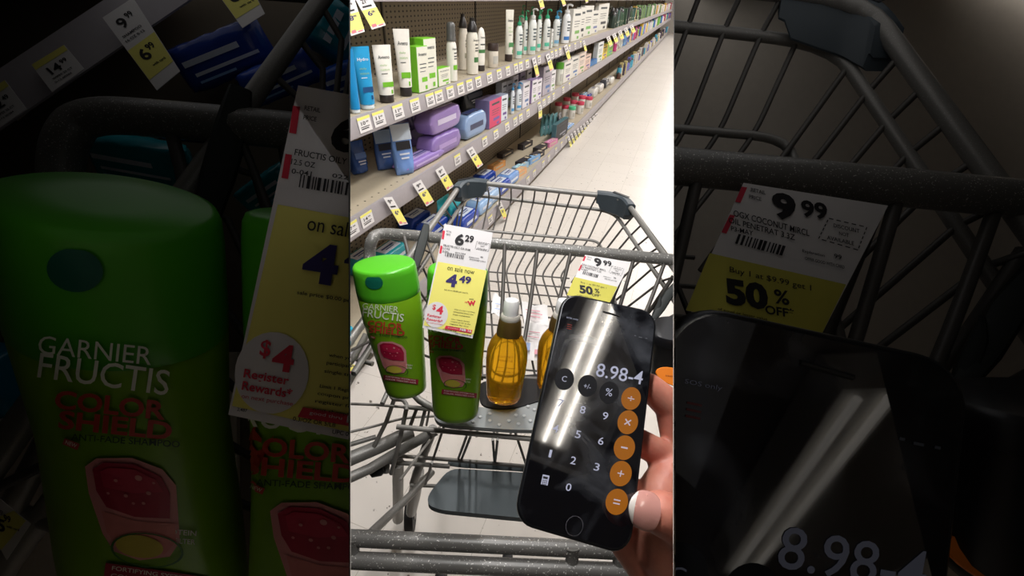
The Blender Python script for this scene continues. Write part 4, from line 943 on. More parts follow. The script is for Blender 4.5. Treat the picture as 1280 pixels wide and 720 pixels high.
# ---- price tag 9.99 / 50% off
def tag_half(st, label, z=.74):
    c4 = [(731.4, 318.5), (788.4, 327.5), (762, 378.6), (708.6, 368.8)]
    pl = plane3(st, st.pt(*c4[0], z), st.pt(*c4[1], z), st.pt(*c4[3], z-.03))
    t = thing('price_tag', label, 'price tag', st.pt(740, 372, z)); cl = st.clips; e = lambda k: .0003*k*st.k
    mb = MB(); mb.prism([pl.hit(x, y, 0) for x, y in c4], -pl.n*.0011); mb.build('card', M_WHITEP, t, smooth=0, clips=cl)
    mb = MB(); ink_poly(mb, pl, [(718, 346.2), (771.8, 358.6), (762, 378.6), (708.6, 368.8)], 0, e(1)); mb.build('yellow_field', mat((204, 196, 84), .6), t, smooth=0, fill=False, clips=cl)
    mb = MB(); ink_poly(mb, pl, [(730.6, 320), (732.8, 320.3), (730.2, 326.4), (728, 326)], 0, e(1)); ink_poly(mb, pl, [(726, 331), (728, 331.4), (724.6, 338.6), (722.6, 338)], 0, e(1)); mb.build('red_print', M_RED, t, smooth=0, fill=False, clips=cl)
    mb = MB()
    def T(txt, x, y, w, h, an=13, b=.01, k=2): ink(mb, pl, txt, x, y, w, h, an, b, 0, e(k), shear=-.25)
    T('9', 747.4, 327.9, 9.5, 10.5, 9, .045); T('99', 759.3, 329.2, 10.4, 6.6, 9, .035)
    T('RETAIL', 737.2, 321.8, 6, 1.4); T('PRICE', 736, 324.4, 5, 1.4)
    T('OGX COCONUT MIRCL', 742.4, 334.4, 31, 2.4, 15); T('OIL PENETRAT 3.3Z', 738.6, 336.6, 27, 2.2, 15); T('P3-MAY', 730.8, 337.4, 9, 1.8, 13)
    x = 0; rnd = random.Random(5)
    while x < 19:
        w = rnd.choice([.5, .6, 1, 1.2]); ink_poly(mb, pl, [(729.4+x, 338.6+x*.26), (729.4+x+w, 338.6+(x+w)*.26), (728+x+w, 342.4+(x+w)*.26), (728+x, 342.4+x*.26)], 0, e(2)); x += w+rnd.choice([.4, .7, .9])
    for a, b_ in (((765, 332.5), (780, 336)), ((780, 336), (776.5, 345)), ((776.5, 345), (761, 340.5)), ((761, 340.5), (765, 332.5))):
        for q in range(5):
            s0, s1 = q/5, (q+.6)/5; dx, dy = (b_[1]-a[1]), -(b_[0]-a[0]); l_ = math.hypot(dx, dy); dx, dy = dx/l_*.2, dy/l_*.2
            ink_poly(mb, pl, [(a[0]+(b_[0]-a[0])*s+o*dx, a[1]+(b_[1]-a[1])*s+o*dy) for s, o in ((s0, -1), (s1, -1), (s1, 1), (s0, 1))], 0, e(2))
    T('DISCOUNT', 772, 336.4, 10.5, 1.5); T('NOT', 771, 338.8, 4, 1.4); T('AVAILABLE', 769.6, 341.2, 11, 1.5)
    T('Explanation', 759, 346.4, 9, 1.4); T('99', 768.6, 347.6, 3, 1.8); T('OFFER GOOD WITH CARD', 763.4, 350, 16, 1.2)
    T('Buy 1 at $9.99 get 1', 742, 356.6, 33, 2.8, 13, 0); T('50', 732.6, 362.4, 17, 10.4, 9, .05); T('%', 746.4, 363.6, 6, 5.6, 9, .02); T('OFF*', 745.6, 369.2, 11.5, 3.6, 9, .025); T('of equal or lesser value', 731, 370.4, 20, 1.3, 12)
    mb.build('black_print', M_INK, t, smooth=0, fill=False, clips=cl); return t
tag_half(MID, 'white and yellow shelf tag reading 9.99 and 50% off below the grey bar')

# ---- amber hair oil bottles
M_OIL = mat((252, 190, 40), .08, spec=.6, trans=.82, var=.02, ior=1.4); M_GOLD = mat((104, 82, 42), .35, .5)
def oil_bottle(st, base, top, zb, zt, label):
    Bp, Tp = st.pt(*base, zb), st.pt(*top, zt); A = Tp-Bp; L = A.length; A.normalize(); Wd = (CR-A*CR.dot(A)).normalized(); N = Wd.cross(A)
    if N.dot(CAM-Bp) < 0: N = -N
    a = st.r(26.2, (zb+zt)/2); t = thing('oil_bottle', label, 'bottle', Bp)
    def loft(pf, dep=.72): return [[Bp+A*(q*L)+Wd*(a*h*math.cos(2*PI*k/36))+N*(a*h*dep*math.sin(2*PI*k/36)) for k in range(36)] for q, h in pf]
    mb = MB(); mb.loft(loft([(0, .7), (.012, .80), (.05, .86), (.15, .90), (.3, .97), (.42, 1.0), (.52, .97), (.6, .84), (.655, .66), (.68, .56)])); mb.build('body', M_OIL, t, clips=st.clips, smooth=60)
    mb = MB(); mb.loft(loft([(.672, .52), (.676, .59), (.72, .58), (.80, .52), (.815, .48)], .95)); mb.build('collar', M_GOLD, t, clips=st.clips)
    mb = MB(); mb.loft(loft([(.812, .45), (.818, .47), (.85, .45), (.86, .40)], .95)); mb.build('ring', mat((186, 180, 170), .4), t, clips=st.clips)
    mb = MB(); mb.loft(loft([(.856, .36), (.90, .37), (.965, .36), (.99, .30), (1.0, .18)], .95)); mb.build('pump_head', mat((232, 230, 228), .35), t, clips=st.clips)
    pf = [(0, a*.8), (.15, a*.9), (.3, a*.97), (.42, a), (.52, a*.97), (.6, a*.84), (1, a*.5)]; sk = Skin(st, Bp, A, L, Wd, N, pf, .72)
    return t, sk
t, sk = oil_bottle(MID, (629, 499), (640, 373.5), .69, .625, 'amber oil bottle with white pump standing in full view in the cart seat')
mb = MB()
for y, w, s in ((446, 20, 'COCONUT'), (451, 18, 'MIRACLE'), (460, 24, 'extra strength'), (465, 22, 'penetrating oil'), (486, 20, '3.3 fl oz')): ink(mb, sk, s, 632, y, w, 2.3, 5, 0)
mb.build('lettering', mat((150, 96, 14), .5, var=0), t, smooth=0, fill=False, clips=MID.clips)
oil_bottle(MID, (692, 484), (706, 374), .70, .64, 'amber oil bottle mostly hidden behind the phone')

# ---- receipts lying in the basket
def paper(name, pts, h, label, lines, seed):
    rnd = random.Random(seed); n = 6; a, b_, c_, d_ = [ph(x, y, h) for x, y in pts]; mb = MB(); vs = []
    for j in range(n+1):
        for i in range(n+1):
            p = (a.lerp(b_, i/n)).lerp(d_.lerp(c_, i/n), j/n); vs.append(p+up*(.004+.006*math.sin(i*1.3+seed)*math.cos(j*.9+seed)+rnd.uniform(0, .002)))
    top_ = vs; bot = [p-up*.0006 for p in vs]; N1 = (n+1)**2
    fs = [(j*(n+1)+i, j*(n+1)+i+1, (j+1)*(n+1)+i+1, (j+1)*(n+1)+i) for j in range(n) for i in range(n)]
    t = thing('receipt', label, 'paper', (a+c_)/2-up*.002)
    mb.add(top_, fs); mb.add(bot, [f[::-1] for f in fs]); mb.build('sheet', mat((232, 228, 226), .8), t, fill=False, clips=MID.clips)
    mb = MB(); P0 = Plane(MID, (a+c_)/2+up*.013, up)
    for (x, y, w, hh, mi) in lines: ink_rect(mb, P0, x, y, w, hh, 8, mi, 0)
    mb.build('print', [mat((214, 150, 160), .7), mat((160, 180, 220), .7)], t, fill=False, smooth=0, clips=MID.clips)
paper('receipt', [(652, 380), (684, 385), (686, 412), (655, 408)], .935, 'white printed paper lying on the basket floor, farther one', [(666, 388, 18, 1.2, 0), (668, 392, 20, 1.2, 0), (669, 396, 12, 1.2, 0)], 1)
paper('receipt', [(655, 405), (690, 410), (684, 455), (652, 450)], .95, 'white printed paper nearer in the basket beside the amber bottle', [(668, 415, 14, 1, 0), (666, 421, 16, 1, 0), (660, 433, 5, 9, 1), (672, 440, 8, 6, 0)], 2)
paper('receipt', [(616, 370), (632, 373), (630, 398), (614, 394)], .94, 'small slip of white paper behind the amber bottle pump', [(623, 380, 8, 1, 1), (622, 386, 8, 1, 1)], 3)

# ---- the phone
Q4 = [(704.6, 364.4), (822.8, 390), (788.2, 696.5), (641, 653)]
ZT, ZB = .315, .250
def rounded_quad(q, r, n=7):
    out = []
    W_, H_ = .067, .138
    for cx, cy, a0 in ((r, r, PI), (W_-r, r, 1.5*PI), (W_-r, H_-r, 0), (r, H_-r, .5*PI)):
        for k in range(n+1):
            a = a0+PI/2*k/n; out.append(((cx+r*math.cos(a))/W_, (cy+r*math.sin(a))/H_))
    return out
def homog(q):
    (x0, y0), (x1, y1), (x2, y2), (x3, y3) = q
    dx1, dx2, dx3 = x1-x2, x3-x2, x0-x1+x2-x3; dy1, dy2, dy3 = y1-y2, y3-y2, y0-y1+y2-y3
    den = dx1*dy2-dx2*dy1; g_ = (dx3*dy2-dx2*dy3)/den; h_ = (dx1*dy3-dx3*dy1)/den
    return lambda u, v: ((((x1-x0+g_*x1)*u+(x3-x0+h_*x3)*v+x0)/(g_*u+h_*v+1)), (((y1-y0+g_*y1)*u+(y3-y0+h_*y3)*v+y0)/(g_*u+h_*v+1)))
def phone(st, label, glow=1.):
    hm = homog(Q4); cl = st.clips
    zt, zb = ZT, ZB
    zm = (zt+zb)/2
    if st.k == 1: zf = lambda z: z
    else:
        zf = lambda z: st.zf(zt)*z/zt
    s2 = Stage(st.k, zf, st.clips)
    pl = plane3(s2, s2.pt(*Q4[0], zt), s2.pt(*Q4[1], zt*1.0), s2.pt((Q4[2][0]+Q4[3][0])/2, (Q4[2][1]+Q4[3][1])/2, zb))
    t = thing('smartphone', label, 'phone', s2.pt(715, 672, zb*1.02)); k_ = st.k
    cen = pl.hit(*hm(.5, .5), 0)
    def outline(r, inset, depth): 
        out = []
        for u, v in rounded_quad(Q4, r):
            u = .5+(u-.5)*(1-inset*2/.067); v = .5+(v-.5)*(1-inset*2/.138); out.append(pl.hit(*hm(u, v), 0)-pl.n*depth)
        return out
    th = .0075*(1 if k_ == 1 else k_*zf(zt)/zt)
    mb = MB(); mb.loft([outline(.0115, q*1.0, d*th) for q, d in ((.0012, 0), (.0004, .06), (0, .25), (0, .75), (.0006, .94), (.0022, 1.0))]); mb.build('case', mat((30, 31, 34), .28, .4), t, clips=cl, smooth=50)
    e = .00012*k_
    gm = bpy.data.materials.new('smudged_glass'); gm.use_nodes = True; n_ = gm.node_tree; b_ = n_.nodes['Principled BSDF']; b_.inputs['Coat Weight'].default_value = .6; b_.inputs['Coat Roughness'].default_value = .03
    tc_ = n_.nodes.new('ShaderNodeTexCoord'); nz_ = n_.nodes.new('ShaderNodeTexNoise'); nz_.inputs['Scale'].default_value = 38/k_; nz_.inputs['Detail'].default_value = 3; nz_.inputs['Distortion'].default_value = .8
    cr_ = n_.nodes.new('ShaderNodeValToRGB'); cr_.color_ramp.elements[0].position = .48; cr_.color_ramp.elements[0].color = rgb((9, 9, 13)); cr_.color_ramp.elements[1].position = .85; cr_.color_ramp.elements[1].color = rgb((66, 68, 73))
    rr_ = n_.nodes.new('ShaderNodeMapRange'); rr_.inputs['From Min'].default_value = .4; rr_.inputs['From Max'].default_value = .8; rr_.inputs['To Min'].default_value = .03; rr_.inputs['To Max'].default_value = .12
    n_.links.new(tc_.outputs['Object'], nz_.inputs['Vector']); n_.links.new(nz_.outputs['Fac'], cr_.inputs['Fac']); n_.links.new(cr_.outputs['Color'], b_.inputs['Base Color']); n_.links.new(nz_.outputs['Fac'], rr_.inputs['Value']); n_.links.new(rr_.outputs['Result'], b_.inputs['Roughness'])
    mb = MB(); o_ = outline(.0105, .0016, -e); mb.add(o_, [tuple(range(len(o_)))]); mb.build('screen', gm, t, clips=cl, smooth=0, fill=False)
    mb = MB()
    def T(txt, x, y, w, h, an=12, b=0, mi=0, k=3): ink(mb, pl, txt, x, y, w, h, an, b, mi, e*k)
    M_DIG = emat((200, 202, 226), .68*glow)
    T('8.98-4', 774.7, 467.3, 59, 17, 10.5, .005)
    T('SOS only', 715.5, 398.4, 15, 2.4, 11)
    T('%', 761.3, 490.3, 8.6, 9.4, 12); T('+/-', 734.3, 483, 9, 6.5, 12); T('C', 705.5, 473.5, 6, 7, 12)
    for s_, x, y in (('7', 701, 504), ('8', 728.5, 512.2), ('9', 756.7, 520), ('4', 694.7, 535.5), ('5', 722.7, 543), ('6', 751.3, 551.2), ('1', 688, 567), ('2', 716.7, 575.5), ('3', 746, 583.7), ('0', 710.8, 609)):
        T(s_, x, y, 6.8 if s_ != '1' else 3.2, 9.6, 13, .005)
    # calculator glyph
    for dx, dy, w, h in ((0, 0, 7.6, 11),): 
        ink_rect(mb, pl, 681.5, 600, 8.6, 12.6, 12, 0, e*3)
    
    mb.build('digits', M_DIG, t, smooth=0, fill=False, clips=cl)
    mb = MB(); ink_rect(mb, pl, 681.8, 597.2, 6, 3, 12, 0, e*4)
    for i in range(3):
        for j in range(3): ink_rect(mb, pl, 679+i*2.1-j*.5, 600.4+j*2.3+i*.4, 1.4, 1.5, 12, 0, e*4)
    mb.build('calculator_icon', mat((20, 20, 26), .3), t, smooth=0, fill=False, clips=cl)
    mb = MB()
    for i in range(3): ink_rect(mb, pl, 712-.3*i, 405.8+i*2.6, 6, .9, 12, 0, e*3)
    mb.build('red_list_icon', emat((150, 60, 50), .6*glow), t, smooth=0, fill=False, clips=cl)
    for s_, x, y, r_ in (('÷', 788.8, 498.2, 12.2), ('×', 784.7, 527.8, 12.8), ('−', 780.5, 559.6, 13.2), ('+', 776, 592, 13.6), ('=', 771, 627.3, 14.0)):
        mb = MB(); ink_oval(mb, pl, x, y, r_, r_*1.18, 12, 0, e*2); kb = mb.build('orange_key', emat((206, 122, 26), .47*glow), t, smooth=0, fill=False, clips=cl)
        if kb:
            mb = MB(); T(s_, x, y, 8.4, 8 if s_ in '+×' else (2 if s_ == '−' else 6), 12, .0); mb.build('key_symbol', emat((214, 200, 214), .7*glow), kb, smooth=0, fill=False, clips=cl)
    for x, y, r_ in ((705.5, 474, 12), (734.3, 482.2, 12), (761.5, 491, 12.2)):
        mb = MB(); ink_oval(mb, pl, x, y, r_, r_*1.15, 12, 0, e*1.5); mb.build('grey_key', emat((40, 42, 50), .15*glow), t, smooth=0, fill=False, clips=cl)
    mb = MB()
    for x, y, w in ((794, 419.6, 2.2), (800.5, 421.6, 4.2), (808, 423, 2.4)): ink_rect(mb, pl, x, y, w, 1.2, 12, 0, e*3)
    mb.build('status_icons', emat((150, 152, 160), .3*glow), t, smooth=0, fill=False, clips=cl)
    mb = MB(); ink_oval(mb, pl, 718, 657.5, 11, 13, 14, 0, e*2, 36, 1, .93); mb.build('home_button', mat((120, 120, 128), .25, .8), t, smooth=0, fill=False, clips=cl)
    mb = MB(); a_, c_ = pl.hit(753.5, 389.4, e*2), pl.hit(774.6, 395.2, e*2); rr = st.r(1.35, zt); mb.tube([a_, c_], rr*.9, 10); mb.build('speaker_slit', mat((12, 12, 13), .5), t, clips=cl)
    global BAYPL
    BAYPL = pl
    return t, pl
PHT, PHPL = phone(MID, 'black smartphone held up in the middle showing a calculator reading 8.98-4')
# ================================================================== THE HAND HOLDING THE PHONE
def capsule_chain(mb, pts, rs, n=14):
    """overlapping tapered capsules along a finger"""
    for i in range(len(pts)-1):
        a, b_ = pts[i], pts[i+1]; t = (b_-a).normalized(); u = t.orthogonal().normalized(); w = t.cross(u); rings = []
        ra, rb = rs[i], rs[i+1]; prof = []
        for k in range(6): q = PI/2*k/5; prof.append((a-t*ra*math.cos(q), ra*math.sin(q)))
        for k in range(6): q = PI/2*k/5; prof.append((b_+t*rb*math.sin(q), rb*math.cos(q)))
        for c, r in prof: rings.append([c+(u*math.cos(2*PI*j/n)+w*math.sin(2*PI*j/n))*max(r, 1e-5) for j in range(n)])
        mb.loft(rings)
sm = bpy.data.materials.new('skin'); sm.use_nodes = True; nt = sm.node_tree; b = nt.nodes['Principled BSDF']
b.inputs['Roughness'].default_value = .5; b.inputs['Subsurface Weight'].default_value = .12; b.inputs['Subsurface Radius'].default_value = (.01, .004, .002); b.inputs['Subsurface Scale'].default_value = .4
tc = nt.nodes.new('ShaderNodeTexCoord'); n1 = nt.nodes.new('ShaderNodeTexNoise'); n1.inputs['Scale'].default_value = 55; n1.inputs['Detail'].default_value = 4
r1 = nt.nodes.new('ShaderNodeValToRGB'); r1.color_ramp.elements[0].position = .3; r1.color_ramp.elements[0].color = rgb((196, 116, 98)); r1.color_ramp.elements[1].position = .7; r1.color_ramp.elements[1].color = rgb((218, 148, 126))
n2 = nt.nodes.new('ShaderNodeTexNoise'); n2.inputs['Scale'].default_value = 420; bp = nt.nodes.new('ShaderNodeBump'); bp.inputs['Strength'].default_value = .12; bp.inputs['Distance'].default_value = .001
nt.links.new(tc.outputs['Object'], n1.inputs['Vector']); nt.links.new(n1.outputs['Fac'], r1.inputs['Fac']); nt.links.new(r1.outputs['Color'], b.inputs['Base Color'])
nt.links.new(tc.outputs['Object'], n2.inputs['Vector']); nt.links.new(n2.outputs['Fac'], bp.inputs['Height']); nt.links.new(bp.outputs['Normal'], b.inputs['Normal'])
M_SKIN = sm
def hand(st, label, base_pz):
    mb = MB(); Q = lambda *a: [st.pt(*q) for q in a]; R = lambda z, *r: [st.r(x, z) for x in r]
    k = st.k*st.zf(.29)/.29
    cc = lambda pts, rs: capsule_chain(mb, Q(*pts), [x*k for x in rs])
    # wrist and palm: metacarpals fanned from the wrist to the knuckles
    cc([(930, 830, .34), (885, 745, .315)], [.026, .024])
    cc([(885, 745, .315), (868, 640, .315), (850, 560, .322)], [.024, .0155, .0115])        # index metacarpal
    cc([(885, 745, .315), (850, 680, .310), (838, 610, .312)], [.024, .0165, .0115])        # middle
    cc([(885, 745, .315), (840, 715, .302), (815, 655, .300)], [.024, .0165, .0112])       # ring
    cc([(885, 745, .315), (832, 742, .292), (800, 705, .289)], [.024, .016, .0105])        # little
    # fingers bending behind the phone, touching its back
    cc([(850, 560, .322), (839, 508, .322), (812, 484, .318), (768, 472, .315)], [.0125, .0118, .0100, .0080])
    cc([(838, 610, .312), (824, 566, .314), (785, 545, .308), (745, 536, .306)], [.0115, .0100, .0090, .0080])
    cc([(815, 655, .300), (790, 615, .300), (745, 592, .296), (710, 586, .295)], [.0112, .0096, .0086, .0076])
    cc([(800, 705, .289), (770, 668, .286), (732, 650, .283), (705, 645, .282)], [.0105, .0086, .0076, .0066])
    cc([(846, 585, .312), (826, 615, .300), (818, 655, .288)], [.0150, .0150, .0140])      # web of the thumb
    # thenar pad and thumb coming round the right edge on to the front
    cc([(885, 745, .315), (850, 690, .288), (848, 668, .276)], [.024, .0195, .0165])
    cc([(845, 720, .30), (822, 690, .280), (824, 660, .272)], [.021, .0135, .0115])
    cc([(868, 672, .276), (850, 652, .258), (826, 641, .2490), (806, 638, .2475)], [.0175, .0138, .0122, .0086])
    me = bpy.data.meshes.new('hand_raw'); bm = bmesh.new(); vs = [bm.verts.new(p) for p in mb.v]
    for f in mb.f: bm.faces.new([vs[i] for i in f])
    bmesh.ops.recalc_face_normals(bm, faces=bm.faces[:]); bm.to_mesh(me); bm.free()
    ob = bpy.data.objects.new('hand_raw', me); COL.objects.link(ob)
    m = ob.modifiers.new('r', 'REMESH'); m.mode = 'VOXEL'; m.voxel_size = .0013*k
    m2 = ob.modifiers.new('s', 'SMOOTH'); m2.iterations = 9; m2.factor = .6
    dg = bpy.context.evaluated_depsgraph_get(); dg.update(); me2 = bpy.data.meshes.new_from_object(ob.evaluated_get(dg))
    out = MB(); out.add([q.co.copy() for q in me2.vertices], [list(p.vertices) for p in me2.polygons])
    bpy.data.objects.remove(ob); bpy.data.meshes.remove(me); bpy.data.meshes.remove(me2)
    return out, k
hb, hk = hand(MID, '', None)
HB = pz(838, 715, .30)
ht = thing('person', 'right hand with a french manicured thumb gripping the phone showing 8.98-4', 'person', HB)
hb.build('hand', M_SKIN, ht, clips=MID.clips, smooth=180)
# thumb nail: curved plate with a white free edge
def nail(st, k, parent):
    P0 = [(787.5, 626, .2425), (789, 640, .2415)]
    c0 = st.pt(785.5, 631, .2375); ax = (st.pt(825, 644, .2365)-c0); L = ax.length; ax.normalize()
    nrm = (CAM-c0).normalized(); sd = ax.cross(nrm).normalized(); nrm = sd.cross(ax)
    hw = st.r(23, .24)
    def pt(u, v, e=0.):
        wv = hw*(.86+.14*math.sin(min(1, u*1.6)*PI/2)); round_ = 1-(max(0, (.30-u)/.30))**2*.42
        if u > .72: round_ *= math.sqrt(max(0, 1-((u-.72)/.30)**2))*.35+.65
        v2 = v*round_
        return c0+ax*(L*(u+ .10*v*v*(1 if u < .5 else -.6)*(1-abs(u-.5)*0)))+sd*(wv*v2)+nrm*((-.0042*v2*v2+.0010+.0012*math.sin(u*PI)+e)*k)
    for name, u0, u1, c, e in (('nail_tip', 0, .17, (240, 232, 224), .0002), ('nail_plate', .14, 1, (208, 150, 140), 0)):
        mb = MB(); nu, nv = 10, 14; top_ = [pt(u0+(u1-u0)*i/nu, -1+2*j/nv, e) for i in range(nu+1) for j in range(nv+1)]
        bot = [p-nrm*.0006*k for p in top_]; N1 = len(top_); W_ = nv+1
        fs = [(i*W_+j, i*W_+j+1, (i+1)*W_+j+1, (i+1)*W_+j) for i in range(nu) for j in range(nv)]
        rim = [j for j in range(W_)]+[i*W_+nv for i in range(1, nu+1)]+[nu*W_+j for j in range(nv-1, -1, -1)]+[i*W_ for i in range(nu-1, 0, -1)]
        fs2 = fs+[tuple(q+N1 for q in f[::-1]) for f in fs]+[(rim[i], rim[(i+1) % len(rim)], rim[(i+1) % len(rim)]+N1, rim[i]+N1) for i in range(len(rim))]
        mb.add(top_+bot, fs2); mb.build(name, mat(c, .18, coat=.5, var=.01), parent, clips=st.clips, smooth=60)
nail(MID, hk, ht)
# ---- the black tub with an orange seal beyond the hand
def dark_tub(st, label, zs=.52):
    c = st.pt(838, 438, zs); k = st.k*st.zf(zs)/zs; t = thing('black_tub', label, 'tub', c)
    A = (st.pt(842, 405, zs)-st.pt(834, 472, zs+.05)).normalized(); u_ = (CR*.93+CD*.30-CF*.1); u_ = (u_-A*u_.dot(A)).normalized(); n_ = u_.cross(A)
    hw, hh = .036*k, .034*k; mb = MB(); rings = []
    for s_, q in ((-1, .88), (-.96, .95), (-.8, 1), (.62, 1), (.64, 1.05), (.92, 1.05), (1, .98)):
        rings.append([c+u_*.014*k+A*hh*s_+(u_*math.copysign(abs(math.cos(a))**.6, math.cos(a))+n_*math.copysign(abs(math.sin(a))**.6, math.sin(a))*.6)*hw*q for a in [2*PI*i/32 for i in range(32)]])
    mb.loft(rings); mb.build('body', mat((26, 26, 29), .4), t, clips=st.clips, smooth=50); return t
dark_tub(MID, 'black plastic tub cut off at the right edge behind the hand')
def orange_disc(st, label, zs=.45):
    c = st.pt(845, 472, zs); k = st.k*st.zf(zs)/zs; n_ = (CAM-c).normalized(); u_ = (CR*.95+CD*.3); u_ = (u_-n_*u_.dot(n_)).normalized(); w_ = n_.cross(u_)
    t = thing('orange_lid', label, 'lid', c); mb = MB(); a_ = st.r(25, zs); b_ = st.r(11, zs)
    mb.loft([[c+n_*d_*k+(u_*a_*math.cos(q)+w_*b_*math.sin(q))*s_ for q in [2*PI*i/32 for i in range(32)]] for d_, s_ in ((-.004, .96), (-.003, 1), (.001, 1), (.002, .95))])
    mb.build('disc', mat((236, 128, 22), .45), t, clips=st.clips); 
    mb = MB(); s2 = Plane(st, c+n_*.0026*k, n_); ink(mb, s2, 'EXTRA BONUS', 838, 470, 12, 1.6, 6, .01, 0, 0); mb.build('lettering', mat((120, 50, 20), .5, var=0), t, clips=st.clips, smooth=0, fill=False); return t
orange_disc(MID, 'orange lid peeking out beside the phone above the fingers')
# ================================================================== TWO ADDED BAYS BESIDE THE AISLE, SHADED TO STAY DIM
M_BAYB = mat((98, 88, 74), .8); M_BAYC = mat((206, 196, 182), .8); M_SHIELD = mat((150, 145, 138), .8)
ZB_ = 1.06
HRF = 1.62                                                       # height of the added covers over the bays
_u = -CD; AP = CAM+_u*((HRF-H)/_u.z)
def bay_shell(sgn, edge, back):  # added shell: partition and side wall block light, back board closes the view
    n_in = nL if sgn < 0 else nR      # points into the aisle
    off = -n_in*.0004
    e = n_in.cross(up).normalized(); e = e if e.dot(CF) > 0 else -e; zd = (ZB_-w2c(AP-CAM).z)/w2c(e).z
    mb = MB(); z0 = .16 if sgn < 0 else .27; q = [pz(edge, 1000, z0), pz(edge, -16, z0), pz(edge, -16, .04), AP, AP+e*zd, pz(edge, 1000, ZB_)]
    mb.prism(q, off); struct('wall_'+('left' if sgn < 0 else 'right')+'_shade_partition', mb, mat((24, 23, 22), .7))  # added edge-on sheet keeping the aisle's light out of the bay
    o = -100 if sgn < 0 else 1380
    mb = MB(); mb.loft([[pz(x_, y_, z_) for x_, y_ in ((edge, -420), (o, -420), (o, 1000), (edge, 1000))] for z_ in (ZB_, ZB_+.02)]); struct('wall_'+('left' if sgn < 0 else 'right')+'_back', mb, back)  # added back board; cream on the right stands in for floor
    mb = MB(); mb.prism([pz(o, -420, .3), pz(o, -420, ZB_+.02), pz(o, 1000, ZB_+.02), pz(o, 1000, .3)], CR*sgn*.02); struct('wall_'+('left' if sgn < 0 else 'right')+'_shade_side', mb, M_SHIELD)  # added unseen wall shutting light out of the bay's outer side
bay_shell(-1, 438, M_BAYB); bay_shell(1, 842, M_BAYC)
mb = MB(); mb.prism([pz(-99, 440, 1.055), pz(300, 440, 1.055), pz(300, 900, 1.055), pz(-99, 900, 1.055)], CF*-.012); struct('floor_panel_left', mb, M_BAYC)  # added cream panel standing in for the floor behind the rails

def iv(x, y): return ((x-640)/3.168+640, (y-360)/3.168+360)      # bay position -> the matching photograph position
def bp(x, y, z): return pz(x, y, z)                              # a point in a bay
# ---- left bay: a length of shelf with tags, packs, the near part of a cart, two bottles and a tag
sh = thing('shelf_section', 'dim grey shelf edge with slotted tan deck at the top left corner', 'shelf', bp(60, 140, .95))
dr = (bp(230, 6, .99)-bp(0, 164, .93)).normalized(); u0 = bp(-60, 205, .915); u1 = bp(300, -40, 1.015)
fv = (bp(0, 89, .93)-bp(0, 164, .93))
mb = MB(); n_ = dr.cross(fv).normalized(); n_ = n_ if n_.dot(CAM-u0) > 0 else -n_
mb.loft([[p, p+n_*.006, p+n_*.006+fv, p+fv] for p in (u0, u1)]); mb.build('price_rail', M_LIP, sh, clips=LEFT.clips)
mb = MB(); back = (-n_*.16+fv*.25); mb.loft([[p+fv, p+fv+back, p+fv+back-up*.012, p+fv-up*.012] for p in (u0, u1)]); mb.build('shelf_deck', M_DECK, sh, clips=LEFT.clips)
mb = MB(); dn = (-n_*.16+fv*.25).cross(dr).normalized(); dn = dn if dn.dot(CAM-u0) > 0 else -dn
for i in range(26):
    c = u0+(u1-u0)*(i/26+.01)+fv+back*.22+dn*.0006; a_, b_ = dr*.005, back.normalized()*.0035
    mb.add([c-a_-b_, c+a_-b_, c+a_+b_, c-a_+b_], [(0, 1, 2, 3)])
mb.build('slots', M_BLACKP, sh, smooth=0, fill=False, clips=LEFT.clips)
def bay_tag(c4, z, label, kind, txt):
    """c4: four corners TL TR BR BL"""
    st = Stage(1, lambda q: q, LEFT.clips)
    pl = plane3(st, bp(*c4[0], z), bp(*c4[1], z), bp(*c4[3], z*.985)); t = thing('price_tag', label, 'price tag', bp(*c4[3], z*.985))
    mb = MB(); mb.prism([pl.hit(x, y, 0) for x, y in c4], -pl.n*.001); mb.build('card', M_WHITEP, t, smooth=0, clips=LEFT.clips)
    L2 = lambda a, b_, q: (a[0]+(b_[0]-a[0])*q, a[1]+(b_[1]-a[1])*q); ang = math.degrees(math.atan2(c4[1][1]-c4[0][1], c4[1][0]-c4[0][0]))
    def at(u, v): return L2(L2(c4[0], c4[1], u), L2(c4[3], c4[2], u), v)
    w = math.hypot(c4[1][0]-c4[0][0], c4[1][1]-c4[0][1]); h = math.hypot(c4[3][0]-c4[0][0], c4[3][1]-c4[0][1])
    y0, y1 = (.46, .86) if kind == 'long' else (0, .2)
    mb = MB(); ink_poly(mb, pl, [at(0.01, y0), at(.99, y0), at(.99, y1), at(.01, y1)], 0, .0006); mb.build('yellow_field', M_YELP, t, smooth=0, fill=False, clips=LEFT.clips)
    mb = MB()
    def T(s, u, v, ww, hh, b_=.02): x, y = at(u, v); ink(mb, pl, s, x, y, w*ww, h*hh, ang, b_, 0, .0012, shear=-.3)
    if kind == 'long':
        T(txt[0], .36, .17, .24, .13); T(txt[1], .64, .13, .2, .07); T('SHAMPOO', .45, .31, .6, .03); T('16 OZ 0-12', .45, .37, .6, .03)
        T(txt[2], .36, .6, .26, .15, .03); T(txt[3], .64, .56, .22, .08, .03); T('with card', .6, .76, .4, .03)
    else:
        T(txt[0], .42, .46, .34, .26); T(txt[1], .72, .4, .18, .13); T('WIPES 25 CT', .5, .72, .6, .06); T('0-12 00384', .45, .84, .5, .05)
    mb.build('black_print', M_INK, t, smooth=0, fill=False, clips=LEFT.clips); return t
bay_tag([(39, 81), (80, 56), (105, 86), (65, 115)], .915, 'dim white price label reading 14.99 on the shelf edge at the top left', 'short', ('14', '99'))
bay_tag([(-32, 124), (6, 100), (33, 136), (-6, 163)], .90, 'dim price label cut off by the left edge of the picture', 'short', ('12', '49'))
